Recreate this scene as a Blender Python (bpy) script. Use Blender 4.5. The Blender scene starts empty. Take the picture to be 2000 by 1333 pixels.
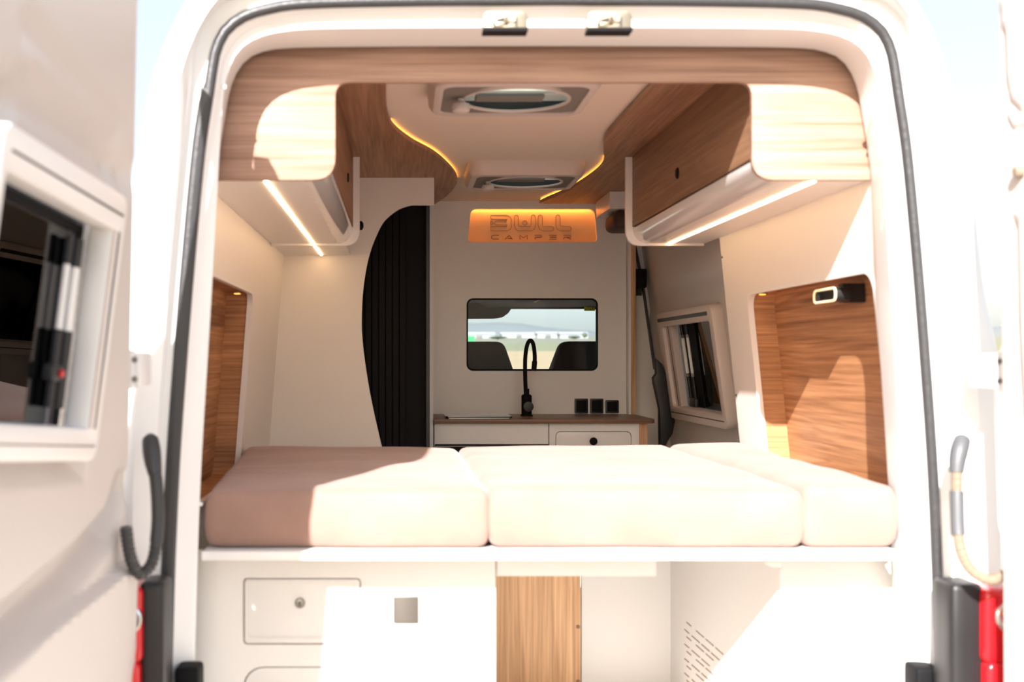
import bpy, bmesh, math, random
import numpy as np
from mathutils import Vector, Matrix
random.seed(7)
C = bpy.context.scene.collection
SC = bpy.context.scene

# ------------------------------------------------------------------ camera, world, sun, exposure
CZ = 1.75                    # eye height above the ground
F, PX, PY = 2222.2, 782.0, 704.0   # focal length and optical centre, pixels of the 2000x1333 frame
XC = 0.345                   # centre line of the van
cam_d = bpy.data.cameras.new('camera'); cam = bpy.data.objects.new('camera', cam_d); C.objects.link(cam)
cam.location = (0, 0, CZ); cam.rotation_euler = (math.pi/2, 0, 0)
cam_d.sensor_width = 36; cam_d.lens = 40
cam_d.shift_x = (1000-PX)/2000; cam_d.shift_y = (PY-666.5)/2000
cam_d.clip_start = .05; cam_d.clip_end = 20000
cam_d.dof.use_dof = True; cam_d.dof.focus_distance = 5.9; cam_d.dof.aperture_fstop = 2.9
SC.camera = cam
TAU, SIG = .335, .615         # the sun's slope sideways and downwards per metre of depth
world = bpy.data.worlds.new('world'); SC.world = world; world.use_nodes = True
wn = world.node_tree; bg = wn.nodes['Background']
sky = wn.nodes.new('ShaderNodeTexSky'); sky.sky_type = 'NISHITA'; sky.sun_disc = False
sky.sun_elevation = math.atan(SIG/math.hypot(1, TAU)); sky.sun_rotation = math.pi + math.atan(TAU)
sky.air_density = 1.0; sky.dust_density = 3.0; sky.ozone_density = 1.0; sky.altitude = 100
hz = wn.nodes.new('ShaderNodeMix'); hz.data_type = 'RGBA'; hz.blend_type = 'ADD'; hz.inputs[0].default_value = 1; hz.inputs[7].default_value = (3.0, 2.95, 2.9, 1)   # even bright haze over the clear sky
wn.links.new(sky.outputs[0], hz.inputs[6]); wn.links.new(hz.outputs[2], bg.inputs[0]); bg.inputs[1].default_value = .145
sd = bpy.data.lights.new('sun', 'SUN'); sd.energy = 12.5; sd.angle = .009; sd.color = (1, .955, .95)
sun = bpy.data.objects.new('sun', sd); C.objects.link(sun); sun.location = (-3, -8, 8)
sun.rotation_euler = Vector((TAU, 1, -SIG)).to_track_quat('-Z', 'Y').to_euler()
SC.view_settings.view_transform = 'Standard'; SC.view_settings.look = 'None'
SC.view_settings.gamma = 1; SC.view_settings.use_curve_mapping = False
SC.view_settings.exposure = 0.25

# ------------------------------------------------------------------ materials
def mat(name, col, rough=.6, spec=.5, metal=0, emit=None, estr=0, noise=None, bump=None, coat=0, sheen=0, trans=0):
    m = bpy.data.materials.new(name); m.use_nodes = True
    nt = m.node_tree; p = nt.nodes['Principled BSDF']
    p.inputs['Base Color'].default_value = (*col, 1); p.inputs['Roughness'].default_value = rough
    p.inputs['Metallic'].default_value = metal; p.inputs['Specular IOR Level'].default_value = spec
    p.inputs['Coat Weight'].default_value = coat; p.inputs['Sheen Weight'].default_value = sheen
    p.inputs['Transmission Weight'].default_value = trans
    if emit: p.inputs['Emission Color'].default_value = (*emit, 1); p.inputs['Emission Strength'].default_value = estr
    tc = nt.nodes.new('ShaderNodeTexCoord')
    if noise:
        sc, amt = noise
        n = nt.nodes.new('ShaderNodeTexNoise'); n.inputs['Scale'].default_value = sc; n.inputs['Detail'].default_value = 5
        mx = nt.nodes.new('ShaderNodeMix'); mx.data_type = 'RGBA'
        mx.inputs[6].default_value = (*[c*(1-amt) for c in col], 1); mx.inputs[7].default_value = (*[min(1, c*(1+amt)) for c in col], 1)
        nt.links.new(tc.outputs['Object'], n.inputs['Vector']); nt.links.new(n.outputs[0], mx.inputs[0]); nt.links.new(mx.outputs[2], p.inputs['Base Color'])
    if bump:
        sc, st = bump
        n = nt.nodes.new('ShaderNodeTexNoise'); n.inputs['Scale'].default_value = sc; n.inputs['Detail'].default_value = 4
        b = nt.nodes.new('ShaderNodeBump'); b.inputs['Strength'].default_value = st; b.inputs['Distance'].default_value = .01
        nt.links.new(tc.outputs['Object'], n.inputs['Vector']); nt.links.new(n.outputs[0], b.inputs['Height']); nt.links.new(b.outputs[0], p.inputs['Normal'])
    return m

def wood(name, axis, dark, light, seed=0, rough=.45, ring=.045):
    m = bpy.data.materials.new(name); m.use_nodes = True
    nt = m.node_tree; L = nt.links; p = nt.nodes['Principled BSDF']; p.inputs['Roughness'].default_value = rough
    p.inputs['Specular IOR Level'].default_value = .35
    tc = nt.nodes.new('ShaderNodeTexCoord')
    def mapped(lo, cr):
        mp = nt.nodes.new('ShaderNodeMapping'); s = [cr]*3; s['xyz'.index(axis)] = lo
        mp.inputs['Scale'].default_value = s; mp.inputs['Location'].default_value = (seed*1.7, seed*.9, seed*2.3)
        L.new(tc.outputs['Object'], mp.inputs[0]); return mp
    n1 = nt.nodes.new('ShaderNodeTexNoise'); n1.inputs['Scale'].default_value = 1; n1.inputs['Detail'].default_value = 3; n1.inputs['Distortion'].default_value = .7
    L.new(mapped(.7, 13).outputs[0], n1.inputs['Vector'])
    mul = nt.nodes.new('ShaderNodeMath'); mul.operation = 'MULTIPLY'; mul.inputs[1].default_value = 34; L.new(n1.outputs[0], mul.inputs[0])
    sn = nt.nodes.new('ShaderNodeMath'); sn.operation = 'SINE'; L.new(mul.outputs[0], sn.inputs[0])
    n2 = nt.nodes.new('ShaderNodeTexNoise'); n2.inputs['Scale'].default_value = 1; n2.inputs['Detail'].default_value = 6; n2.inputs['Roughness'].default_value = .65
    L.new(mapped(2.2, 110).outputs[0], n2.inputs['Vector'])
    mr = nt.nodes.new('ShaderNodeMath'); mr.operation = 'MULTIPLY_ADD'; mr.inputs[1].default_value = ring; L.new(sn.outputs[0], mr.inputs[0]); L.new(n2.outputs[0], mr.inputs[2])
    n3 = nt.nodes.new('ShaderNodeMath'); n3.operation = 'MULTIPLY_ADD'; n3.inputs[1].default_value = .55; L.new(n1.outputs[0], n3.inputs[0]); L.new(mr.outputs[0], n3.inputs[2])
    rp = nt.nodes.new('ShaderNodeValToRGB'); e = rp.color_ramp.elements
    e[0].position = .48; e[0].color = (*dark, 1); e[1].position = 1.06; e[1].color = (*light, 1)
    L.new(n3.outputs[0], rp.inputs[0]); L.new(rp.outputs[0], p.inputs['Base Color'])
    return m

def glass(name, tint, gloss=.08, rough=0.0):
    m = bpy.data.materials.new(name); m.use_nodes = True
    nt = m.node_tree; nt.nodes.remove(nt.nodes['Principled BSDF'])
    t = nt.nodes.new('ShaderNodeBsdfTransparent'); t.inputs[0].default_value = (*tint, 1)
    g = nt.nodes.new('ShaderNodeBsdfGlossy'); g.inputs['Roughness'].default_value = rough; g.inputs[0].default_value = (1, 1, 1, 1)
    lw = nt.nodes.new('ShaderNodeFresnel'); lw.inputs[0].default_value = 1.0 + gloss*6
    mx = nt.nodes.new('ShaderNodeMixShader')
    nt.links.new(lw.outputs[0], mx.inputs[0]); nt.links.new(t.outputs[0], mx.inputs[1]); nt.links.new(g.outputs[0], mx.inputs[2])
    nt.links.new(mx.outputs[0], nt.nodes['Material Output'].inputs[0])
    return m

M = {}
M['paint'] = mat('van_paint', (.82, .82, .81), .32, coat=.3)
M['liner'] = mat('door_liner_paint', (.60, .56, .53), .4)
M['lam'] = mat('white_laminate', (.82, .795, .765), .30, noise=(.8, .015))
M['cream'] = mat('cream_board', (.81, .77, .72), .45, noise=(.9, .02))
M['ceil'] = mat('ceiling_felt', (.84, .75, .64), .8, noise=(3, .02))
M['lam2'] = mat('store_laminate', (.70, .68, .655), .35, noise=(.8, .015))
M['kit'] = mat('kitchen_laminate', (.87, .86, .845), .35, noise=(.8, .012))
M['gloss'] = mat('gloss_white', (.84, .82, .80), .07, coat=.5)
M['pvc'] = mat('white_plastic', (.84, .83, .81), .38)
M['pinkpvc'] = mat('vent_plastic', (.66, .575, .53), .4)
DK, LT = (.21, .113, .072), (.46, .29, .215)
M['wx'] = wood('wood_along_x', 'x', DK, LT, 1)
M['wy'] = wood('wood_along_y', 'y', (.14, .07, .036), (.34, .19, .11), 2)
M['wyc'] = wood('wood_ceiling', 'y', (.20, .10, .052), (.48, .27, .155), 4)
M['wz'] = wood('wood_upright', 'z', (.36, .19, .09), (.80, .50, .28), 3)
M['wn'] = wood('wood_niche', 'y', (.21, .085, .033), (.60, .31, .145), 5, ring=.075)  # orange of the warm LED glow is put into the niche wood colour
M['wnx'] = wood('wood_niche_side', 'x', (.21, .085, .033), (.60, .31, .145), 6, ring=.05)
M['wt'] = wood('wood_worktop', 'x', (.10, .05, .027), (.25, .14, .085), 8, .35)
M['black'] = mat('black_plastic', (.012, .012, .013), .45)
M['matte'] = mat('matte_black', (.005, .005, .006), .7, spec=.18)
M['rubber'] = mat('rubber_seal', (.035, .035, .036), .42, bump=(60, .15))
M['fabric'] = mat('suede_fabric', (.325, .200, .160), .95, spec=.15, sheen=.25, noise=(7, .22), bump=(9, .35))
M['grey'] = mat('grey_screen', (.20, .185, .165), .7)
M['steel'] = mat('brushed_steel', (.30, .29, .275), .3, metal=1)
M['brass'] = mat('pale_zinc', (.36, .31, .23), .4, metal=1)
M['darkgrey'] = mat('dark_grey_trim', (.035, .035, .037), .7)
M['cabfab'] = mat('cab_seat_fabric', (.018, .016, .015), .9)
M['cabgrey'] = mat('cab_headliner', (.05, .047, .044), .85)
M['red'] = mat('red_lens', (.62, .008, .014), .12, coat=.6)
M['chrome'] = mat('chrome', (.85, .85, .86), .12, metal=1)
M['amber'] = mat('amber_bulb', (.85, .28, .05), .2)
M['hose'] = mat('beige_hose', (.24, .19, .135), .55)
M['sleeve'] = mat('grey_sleeve', (.085, .09, .095), .45)
M['led'] = mat('led_strip', (1, .8, .5), .5, emit=(1, .64, .33), estr=19.0)
M['ledo'] = mat('led_amber', (1, .6, .2), .5, emit=(1, .42, .07), estr=2.2)
M['leds'] = mat('led_sign', (1, .6, .2), .5, emit=(1, .42, .09), estr=16.0)
M['signb'] = mat('sign_board', (.80, .56, .36), .55)
M['ink'] = mat('routed_line', (.20, .085, .03), .7)
M['tint'] = glass('tinted_acrylic', (.40, .40, .46), .085)
M['tint2'] = glass('tinted_acrylic_side', (.60, .57, .53), .06)
M['clear'] = glass('clear_glass', (.95, .97, .985), .03)
M['screen'] = glass('windscreen_glass', (.88, .925, .945), .03)
M['dome'] = mat('roof_dome', (.75, .84, .76), .5, trans=.0)
M['yellow'] = mat('yellow_sticker', (.72, .68, .04), .6)
M['green'] = mat('green_sign', (.02, .22, .07), .6)
M['staym'] = mat('stay_metal', (.55, .54, .53), .4, metal=.2)
M['gold'] = mat('lamp_ring', (.9, .72, .45), .3, emit=(1, .75, .42), estr=.6)

# ------------------------------------------------------------------ helpers
def wloc(o):
    v = Vector((0, 0, 0))
    while o is not None: v += o.location; o = o.parent
    return v
def at(px, py, Y): return Vector(((px-PX)*Y/F, Y, (PY-py)*Y/F))      # a measured pixel at a known depth -> metres, z from eye height
def onX(px, py, X): return at(px, py, X*F/(px-PX))                    # the same on a wall at a known x
def onZ(px, py, Z): return at(px, py, Z*F/(PY-py))                    # the same on a level surface at a known height

def thing(name, label, cat, loc=(0, 0, 0), group=None, rel=True):
    o = bpy.data.objects.new(name, None); C.objects.link(o); o.empty_display_size = .05
    o.location = (loc[0], loc[1], loc[2]+CZ) if rel else loc
    tag(o, label, cat, group); return o
def tag(o, label=None, cat=None, group=None, kind=None):
    if label: o['label'] = label
    if cat: o['category'] = cat
    if group: o['group'] = group
    if kind: o['kind'] = kind
    return o

def rrect(x0, y0, x1, y1, r, n=6):
    rs = r if isinstance(r, (tuple, list)) else (r,)*4      # bl br tr tl
    out = []
    for (cx, cy, a0, rr) in ((x0+rs[0], y0+rs[0], 180, rs[0]), (x1-rs[1], y0+rs[1], 270, rs[1]), (x1-rs[2], y1-rs[2], 0, rs[2]), (x0+rs[3], y1-rs[3], 90, rs[3])):
        if rr < 1e-5: out.append((cx, cy)); continue
        for i in range(n+1):
            a = math.radians(a0+90*i/n); out.append((cx+rr*math.cos(a), cy+rr*math.sin(a)))
    return out
def circle(cx, cy, r, n=32, ry=None): return [(cx+r*math.cos(2*math.pi*i/n), cy+(ry or r)*math.sin(2*math.pi*i/n)) for i in range(n)]
def rpoly(pts, rad, n=5):
    """polygon with rounded corners; rad one number or one per corner"""
    out = []; N = len(pts)
    for i in range(N):
        r = rad[i] if isinstance(rad, (list, tuple)) else rad
        p = Vector(pts[i]).to_2d(); a = (Vector(pts[i-1]).to_2d()-p); b = (Vector(pts[(i+1) % N]).to_2d()-p)
        if r < 1e-5: out.append(tuple(p)); continue
        an = a.normalized(); bn = b.normalized(); ang = an.angle(bn); t = min(r/math.tan(ang/2), a.length*.49, b.length*.49)
        for k in range(n+1):
            s = k/n; q = (p+an*t)*(1-s)**2+p*2*s*(1-s)+(p+bn*t)*s*s; out.append(tuple(q))
    return out
def catmull(pts, n=8, closed=False):
    P = [Vector(p) for p in pts]; out = []; N = len(P)
    for i in range(N if closed else N-1):
        p0 = P[(i-1) % N] if closed or i > 0 else P[0]*2-P[1]
        p1 = P[i]; p2 = P[(i+1) % N]; p3 = P[(i+2) % N] if closed or i+2 < N else P[-1]*2-P[-2]
        for k in range(n):
            t = k/n
            out.append(.5*((2*p1)+(p2-p0)*t+(2*p0-5*p1+4*p2-p3)*t*t+(3*p1-p0-3*p2+p3)*t**3))
    if not closed: out.append(P[-1])
    return out
def resample(pts, n):
    P = [Vector(p) for p in pts]; d = [0]
    for a, b in zip(P, P[1:]): d.append(d[-1]+(b-a).length)
    out = []; j = 0
    for i in range(n):
        t = d[-1]*i/(n-1)
        while j < len(d)-2 and d[j+1] < t: j += 1
        s = (t-d[j])/max(1e-9, d[j+1]-d[j]); out.append(P[j].lerp(P[j+1], min(1, max(0, s))))
    return out

class MB:
    def __init__(s): s.v = []; s.f = []
    def add(s, vs, fs):
        b = len(s.v); s.v += [tuple(v) for v in vs]; s.f += [tuple(i+b for i in f) for f in fs]; return s
    def box(s, x0, x1, y0, y1, z0, z1):
        return s.add([(x0,y0,z0),(x1,y0,z0),(x1,y1,z0),(x0,y1,z0),(x0,y0,z1),(x1,y0,z1),(x1,y1,z1),(x0,y1,z1)],
                     [(3,2,1,0),(4,5,6,7),(0,1,5,4),(1,2,6,5),(2,3,7,6),(3,0,4,7)])
    def plate(s, outer, holes, org, u, v, th, bevel=0.0):
        """flat board: front face in the plane org+u*x+v*y facing u x v, thickness behind it"""
        cu = bpy.data.curves.new('tmp', 'CURVE'); cu.dimensions = '2D'; cu.fill_mode = 'BOTH'
        cu.extrude = th/2-bevel; cu.bevel_depth = bevel; cu.offset = -bevel if bevel else 0; cu.bevel_resolution = 1
        for loop in [outer]+list(holes):
            sp = cu.splines.new('POLY'); sp.points.add(len(loop)-1); sp.use_cyclic_u = True
            for i, p in enumerate(loop): sp.points[i].co = (p[0], p[1], 0, 1)
        o = bpy.data.objects.new('tmp', cu); C.objects.link(o); bpy.context.view_layer.update()
        me = bpy.data.meshes.new_from_object(o.evaluated_get(bpy.context.evaluated_depsgraph_get()))
        u = Vector(u); v = Vector(v); n = u.cross(v).normalized(); org = Vector(org)
        s.add([org+u*q.co.x+v*q.co.y+n*(q.co.z-th/2) for q in me.vertices], [tuple(p.vertices) for p in me.polygons])
        bpy.data.objects.remove(o); bpy.data.curves.remove(cu); bpy.data.meshes.remove(me); return s
    def tube(s, pts, r, n=10, closed=False, cap=True):
        P = [Vector(p) for p in pts]; N = len(P); rr = r if isinstance(r, (list, tuple)) else [r]*N
        up = None; rings = []
        for i in range(N):
            a = P[i-1] if i > 0 or closed else P[i]; b = P[(i+1) % N] if i < N-1 or closed else P[i]
            t = (b-a).normalized()
            if up is None: up = t.orthogonal().normalized()
            up = (up-t*up.dot(t)).normalized(); w = t.cross(up)
            rings.append([P[i]+(up*math.cos(2*math.pi*k/n)+w*math.sin(2*math.pi*k/n))*rr[i] for k in range(n)])
        vs = [q for ring in rings for q in ring]; fs = []
        for i in range(N if closed else N-1):
            j = (i+1) % N
            for k in range(n): fs.append((i*n+k, i*n+(k+1) % n, j*n+(k+1) % n, j*n+k))
        if cap and not closed: fs += [tuple(range(n))[::-1], tuple((N-1)*n+k for k in range(n))]
        return s.add(vs, fs)
    def loft(s, rows, closed=False, flip=False):
        n = len(rows[0]); vs = [p for r in rows for p in r]; fs = []
        for i in range(len(rows)-1):
            for k in range(n if closed else n-1):
                q = (i*n+k, i*n+(k+1) % n, (i+1)*n+(k+1) % n, (i+1)*n+k); fs.append(q[::-1] if flip else q)
        return s.add(vs, fs)
    def lathe(s, prof, org, axis, n=24):
        """prof: (radius, height) along axis"""
        ax = Vector(axis).normalized(); a = ax.orthogonal().normalized(); b = ax.cross(a); org = Vector(org)
        rows = [[org+ax*h+(a*math.cos(2*math.pi*k/n)+b*math.sin(2*math.pi*k/n))*r for k in range(n)] for r, h in prof]
        base = len(s.v); s.loft(rows, True)
        s.f.append(tuple(base+k for k in range(n))[::-1]); m = base+(len(prof)-1)*n; s.f.append(tuple(m+k for k in range(n))); return s
    def rbox(s, x0, x1, y0, y1, z0, z1, r, nx=8, ny=8, nz=4, fn=None):
        """soft box: rounded everywhere, evenly gridded, optionally bent by fn"""
        lo = np.array((x0,y0,z0)); hi = np.array((x1,y1,z1)); il = lo+r; ih = hi-r; idx = {}; vs = []; fs = []
        def axisvals(a, b, n): return [a, a+r*.15, a+r*.45]+list(np.linspace(a+r, b-r, n+1))+[b-r*.45, b-r*.15, b]
        gx, gy, gz = axisvals(x0,x1,nx), axisvals(y0,y1,ny), axisvals(z0,z1,nz)
        def vid(i, j, k):
            if (i,j,k) not in idx:
                p = np.array((gx[i], gy[j], gz[k])); c = np.clip(p, il, ih); d = p-c; L = np.linalg.norm(d)
                if L > 1e-9: p = c+d/L*r
                if fn: p = fn(p)
                idx[(i,j,k)] = len(vs); vs.append(tuple(p))
            return idx[(i,j,k)]
        I, J, K = len(gx)-1, len(gy)-1, len(gz)-1
        for i in range(I):
            for j in range(J):
                fs.append((vid(i,j,K), vid(i+1,j,K), vid(i+1,j+1,K), vid(i,j+1,K))); fs.append((vid(i,j,0), vid(i,j+1,0), vid(i+1,j+1,0), vid(i+1,j,0)))
        for i in range(I):
            for k in range(K):
                fs.append((vid(i,0,k), vid(i+1,0,k), vid(i+1,0,k+1), vid(i,0,k+1))); fs.append((vid(i,J,k), vid(i,J,k+1), vid(i+1,J,k+1), vid(i+1,J,k)))
        for j in range(J):
            for k in range(K):
                fs.append((vid(0,j,k), vid(0,j,k+1), vid(0,j+1,k+1), vid(0,j+1,k))); fs.append((vid(I,j,k), vid(I,j+1,k), vid(I,j+1,k+1), vid(I,j,k+1)))
        return s.add(vs, fs)
    def build(s, name, m, parent=None, bevel=0, seg=2, smooth=40, local=False, loc=None):
        me = bpy.data.meshes.new(name)
        if local: vs = s.v; 
        else:
            off = wloc(parent) if parent else Vector(loc if loc else (0, 0, CZ))
            vs = [(x-off.x, y-off.y, z+CZ-off.z) for x, y, z in s.v]
        me.from_pydata(vs, [], s.f); me.validate(); me.update()
        bm = bmesh.new(); bm.from_mesh(me); bmesh.ops.remove_doubles(bm, verts=bm.verts, dist=1e-5); bmesh.ops.recalc_face_normals(bm, faces=bm.faces); bm.to_mesh(me); bm.free()
        o = bpy.data.objects.new(name, me); C.objects.link(o)
        if parent: o.parent = parent
        elif not local: o.location = loc if loc else (0, 0, CZ)
        me.materials.append(M[m] if isinstance(m, str) else m)
        if smooth:
            for p in me.polygons: p.use_smooth = True
            me.set_sharp_from_angle(angle=math.radians(smooth))
        if bevel:
            b = o.modifiers.new('bevel', 'BEVEL'); b.width = bevel; b.segments = seg; b.limit_method = 'ANGLE'; b.harden_normals = True
        return o
def struct(o, label=None): return tag(o, label, None, None, 'structure')
X, Y_, Z_ = Vector((1,0,0)), Vector((0,1,0)), Vector((0,0,1))

# ------------------------------------------------------------------ the land outside
def ground_z(x, y): return .022*(y-2)
def land(name, x0, x1, y0, y1, lift, m, nx=2, ny=2, label=None):
    b = MB(); rows = [[(x0+(x1-x0)*i/nx, y0+(y1-y0)*j/ny, ground_z(0, y0+(y1-y0)*j/ny)+lift) for i in range(nx+1)] for j in range(ny+1)]
    b.loft(rows); o = b.build(name, m, None, local=True, smooth=0); return struct(o, label)
M['dirt'] = mat('pale_dirt', (.27, .22, .165), .95, noise=(.7, .18), bump=(12, .4))
M['stubble'] = mat('stubble_field', (.36, .265, .14), .95, noise=(.12, .14))
M['crop'] = mat('green_crop', (.20, .195, .10), .95, noise=(.08, .25))
M['pale'] = mat('pale_field', (.20, .19, .125), .95, noise=(.02, .2))
M['hill'] = mat('hazy_hill', (.20, .215, .21), 1.0, spec=0, noise=(.004, .18))
land('ground', -60, 60, -40, 30, 0, 'dirt', 6, 6)
land('field', -400, 500, 30, 128, -.01, 'stubble', 6, 4)
land('field.001', -600, 700, 128, 235, -.01, 'crop', 6, 4)
land('field.002', -2500, 2800, 235, 3000, -.02, 'pale', 4, 8)
land('field.003', -60, 60, -600, -40, -.02, 'stubble', 2, 4)
land('field.004', -700, -60, -600, 30, -.02, 'stubble', 2, 4)
land('field.005', 60, 700, -600, 30, -.02, 'stubble', 2, 4)
hb = MB(); ridge = []; base = []; back = []
for i in range(81):
    x = -2200+i*60; Yh = 3000
    h = (12+10*math.sin(i*.23)+6*math.sin(i*.61+1)+3*math.sin(i*1.7))*.9 + 24*math.exp(-((x-60)/420)**2)
    base.append((x, Yh-300, ground_z(0, Yh-300)-2)); ridge.append((x, Yh, ground_z(0, Yh)+h)); back.append((x, Yh+700, ground_z(0, Yh)-10))
hb.loft([base, ridge, back]); struct(hb.build('hills', 'hill', None, local=True))

def shed(px, Yd, w, h, lab, mcol):
    x = (px-PX)*Yd/F; z = ground_z(0, Yd)
    t = thing('warehouse', lab, 'warehouse', (x, Yd, z), 'far farm sheds', rel=False); h = h*.6; w = w*.5
    b = MB(); b.box(-w/2, w/2, -6, 6, -1, h); b.build('wall', mcol, t, local=True)
    r = MB(); r.add([(-w/2-.5,-6.5,h),(w/2+.5,-6.5,h),(w/2+.5,6.5,h),(-w/2-.5,6.5,h),(-w/2-.5,0,h+1.6),(w/2+.5,0,h+1.6)], [(0,1,5,4),(2,3,4,5),(0,4,3),(1,2,5),(3,2,1,0)])
    r.build('roof', 'shedw', t, local=True, smooth=0)
    d = MB(); d.box(-1.8, 1.8, -6.06, -6.0, -.5, h*.7); d.build('door', 'steel', t, local=True)
M['shedw'] = mat('shed_wall', (.33, .32, .31), .8)
shed(935, 640, 34, 3.2, 'long low white farm shed, furthest along behind the driver seat side of the windscreen', 'shedw')
shed(1012, 760, 46, 3.6, 'white farm shed seen just beside the tap spout, far across the fields', 'shedw')
shed(1068, 700, 26, 4.0, 'short white farm shed in the middle of the far row', 'shedw')
shed(1118, 620, 30, 3.4, 'white farm shed below the yellow windscreen sticker', 'shedw')
M['leaf'] = mat('far_tree_leaves', (.075, .10, .055), 1.0, noise=(1.2, .4))
def tree(px, Yd, h, w, lab):
    x = (px-PX)*Yd/F; z = ground_z(0, Yd)
    t = thing('tree', lab, 'tree', (x, Yd, z), 'trees by the farm sheds', rel=False)
    b = MB(); rows = []
    for j in range(9):
        a = math.pi*j/8-math.pi/2
        rows.append([((math.cos(a)+.02)*w*(.8+.35*random.random())*math.cos(k*math.pi/5), (math.cos(a)+.02)*w*(.8+.35*random.random())*math.sin(k*math.pi/5), h*.62+h*.42*math.sin(a)) for k in range(10)])
    b.loft(rows, True); b.build('crown', 'leaf', t, local=True)
    k = MB(); k.tube([(0,0,-.5),(0,0,h*.5)], w*.12, 8); k.build('trunk', 'wt', t, local=True)
tree(1142, 560, 3.0, 1.3, 'dark round tree beside the farm shed below the yellow sticker')
tree(1122, 540, 1.5, 3.2, 'low spreading bush in front of the last farm shed')
tree(972, 480, 1.4, 4.0, 'low grey-green bush at the edge of the green strip')
sgn = thing('road_sign', 'small green road sign at the field edge above the left cab seat', 'sign', (at(915, 668, 90).x, 90, ground_z(0, 90)), rel=False)
zb = at(915, 668, 90).z+CZ-ground_z(0, 90)
MB().box(-.5, .5, -.03, .03, zb-.35, zb+.45).build('sign_panel', 'green', sgn, local=True); MB().tube([(0, .05, -.3), (0, .05, zb)], .05, 8).build('post', 'steel', sgn, local=True)
# ------------------------------------------------------------------ van body: rear frame lofted from its measured outlines
N = 90
def outline(half, Yd, n=N):
    """half: (half width px, py) bottom -> top centre at depth Yd; returns the whole outline, left bottom to right bottom"""
    pts = [Vector((h*Yd/F, Yd, (PY-p)*Yd/F)) for h, p in half]
    pts = resample(catmull(pts, 8), n)
    L = [Vector((XC-p.x, p.y, p.z)) for p in pts]; R = [Vector((XC+p.x, p.y, p.z)) for p in pts]
    return L+R[::-1][1:]
hA = [(865,1560),(862,1333),(880,1100),(882,900),(872,700),(846,567),(824,383),(805,285),(775,140),(712,0),(630,-85),(520,-135),(300,-168),(0,-176)]
hS = [(765,1560),(754,1333),(747,1100),(738,900),(724,700),(708,500),(689,300),(673,190),(661,112),(650,80),(634,56),(602,33),(556,19),(488,9),(300,4),(0,2)]
hF = [(700,1560),(696,1333),(690,1100),(682,900),(670,700),(658,500),(647,300),(640,200),(632,150),(614,108),(580,80),(520,64),(400,58),(0,56)]
hG = [(690,1560),(686,1333),(680,1100),(670,900),(657,700),(648,500),(640,350),(626,250),(611,170),(588,125),(556,104),(495,94),(300,91),(0,90)]
def shrink(h, d, e): return [(a-d if a > 0 else 0, p+e*(1-abs(a)/h[0][0]*.0)*(1 if p < 250 else .0 if p > 400 else .5)) for a, p in h]
A = outline(hA, 2.60); 
B1 = outline([(a-10 if a else 0, p+(8 if p < 300 else 0)) for a, p in hA], 2.545)
B2 = outline([(a-32 if a else 0, p+(26 if p < 300 else 6)) for a, p in hA], 2.52)
B3 = outline([((a*.62+s*.38) if a else 0, p*.62+q*.38) for (a, p), (s, q) in zip(hA, hS)], 2.50)
C1 = outline([(a+44 if a else 0, p-(40 if p < 300 else 0)) for a, p in hS], 2.525)
C2 = outline([(a+34 if a else 0, p-(31 if p < 300 else 0)) for a, p in hS], 2.552)
C3 = outline([(a+12 if a else 0, p-(10 if p < 300 else 0)) for a, p in hS], 2.560)
S0 = outline(hS, 2.570)
C4 = outline([(a-10 if a else 0, p+(9 if p < 300 else 0)) for a, p in hS], 2.570)
C5 = outline([(a-16 if a else 0, p+(14 if p < 300 else 0)) for a, p in hS], 2.580)
F0 = outline([(a+9 if a else 0, p-(22 if p < 250 else 0)) for a, p in hF], 2.594)
F1 = outline([(a+1.5 if a else 0, p-(3 if p < 250 else 0)) for a, p in hF], 2.600)
F2 = outline(hF, 2.608); G0 = outline(hG, 2.735)
G1 = outline([(a+40 if a else 0, p-(40 if p < 250 else 0)) for a, p in hG], 2.738)
rear = MB().loft([A, B1, B2, B3, C1, C2, C3, C4, C5, F0, F1, F2, G0, G1]).build('wall_rear', 'paint', None, smooth=50)
struct(rear, 'white painted rear opening of the van body')
seal = MB().tube([p+Vector((0, -.006, 0)) for p in S0], .0125, 10).build('rubber_seal', 'rubber', rear)
seal['label'] = 'dark rubber seal running round the rear opening'
# thick black door strip on the left pillar
lp = [p for p in S0[:N] if p.z < at(0, 152, 2.57).z]
MB().tube([p+Vector((-.006, -.004, 0)) for p in lp], [.016]*(len(lp)-2)+[.013, .006], 10).build('edge_strip', 'rubber', rear)
for px, py, Yc, r in ((1732,388,2.66,.006),(1768,988,2.60,.007),(1699,195,2.62,.008),(1703,215,2.62,.004),(436,170,2.6,.007),(391,985,2.62,.005),(417,382,2.66,.005)):
    c = at(px, py, Yc); s = -1 if px > 1000 else 1
    MB().lathe([(r*.6,-.004),(r,-.002),(r,.003),(r*.7,.006)], c, (s*.6, -1, 0), 14).build('screw_cap', 'pvc', rear)
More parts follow.
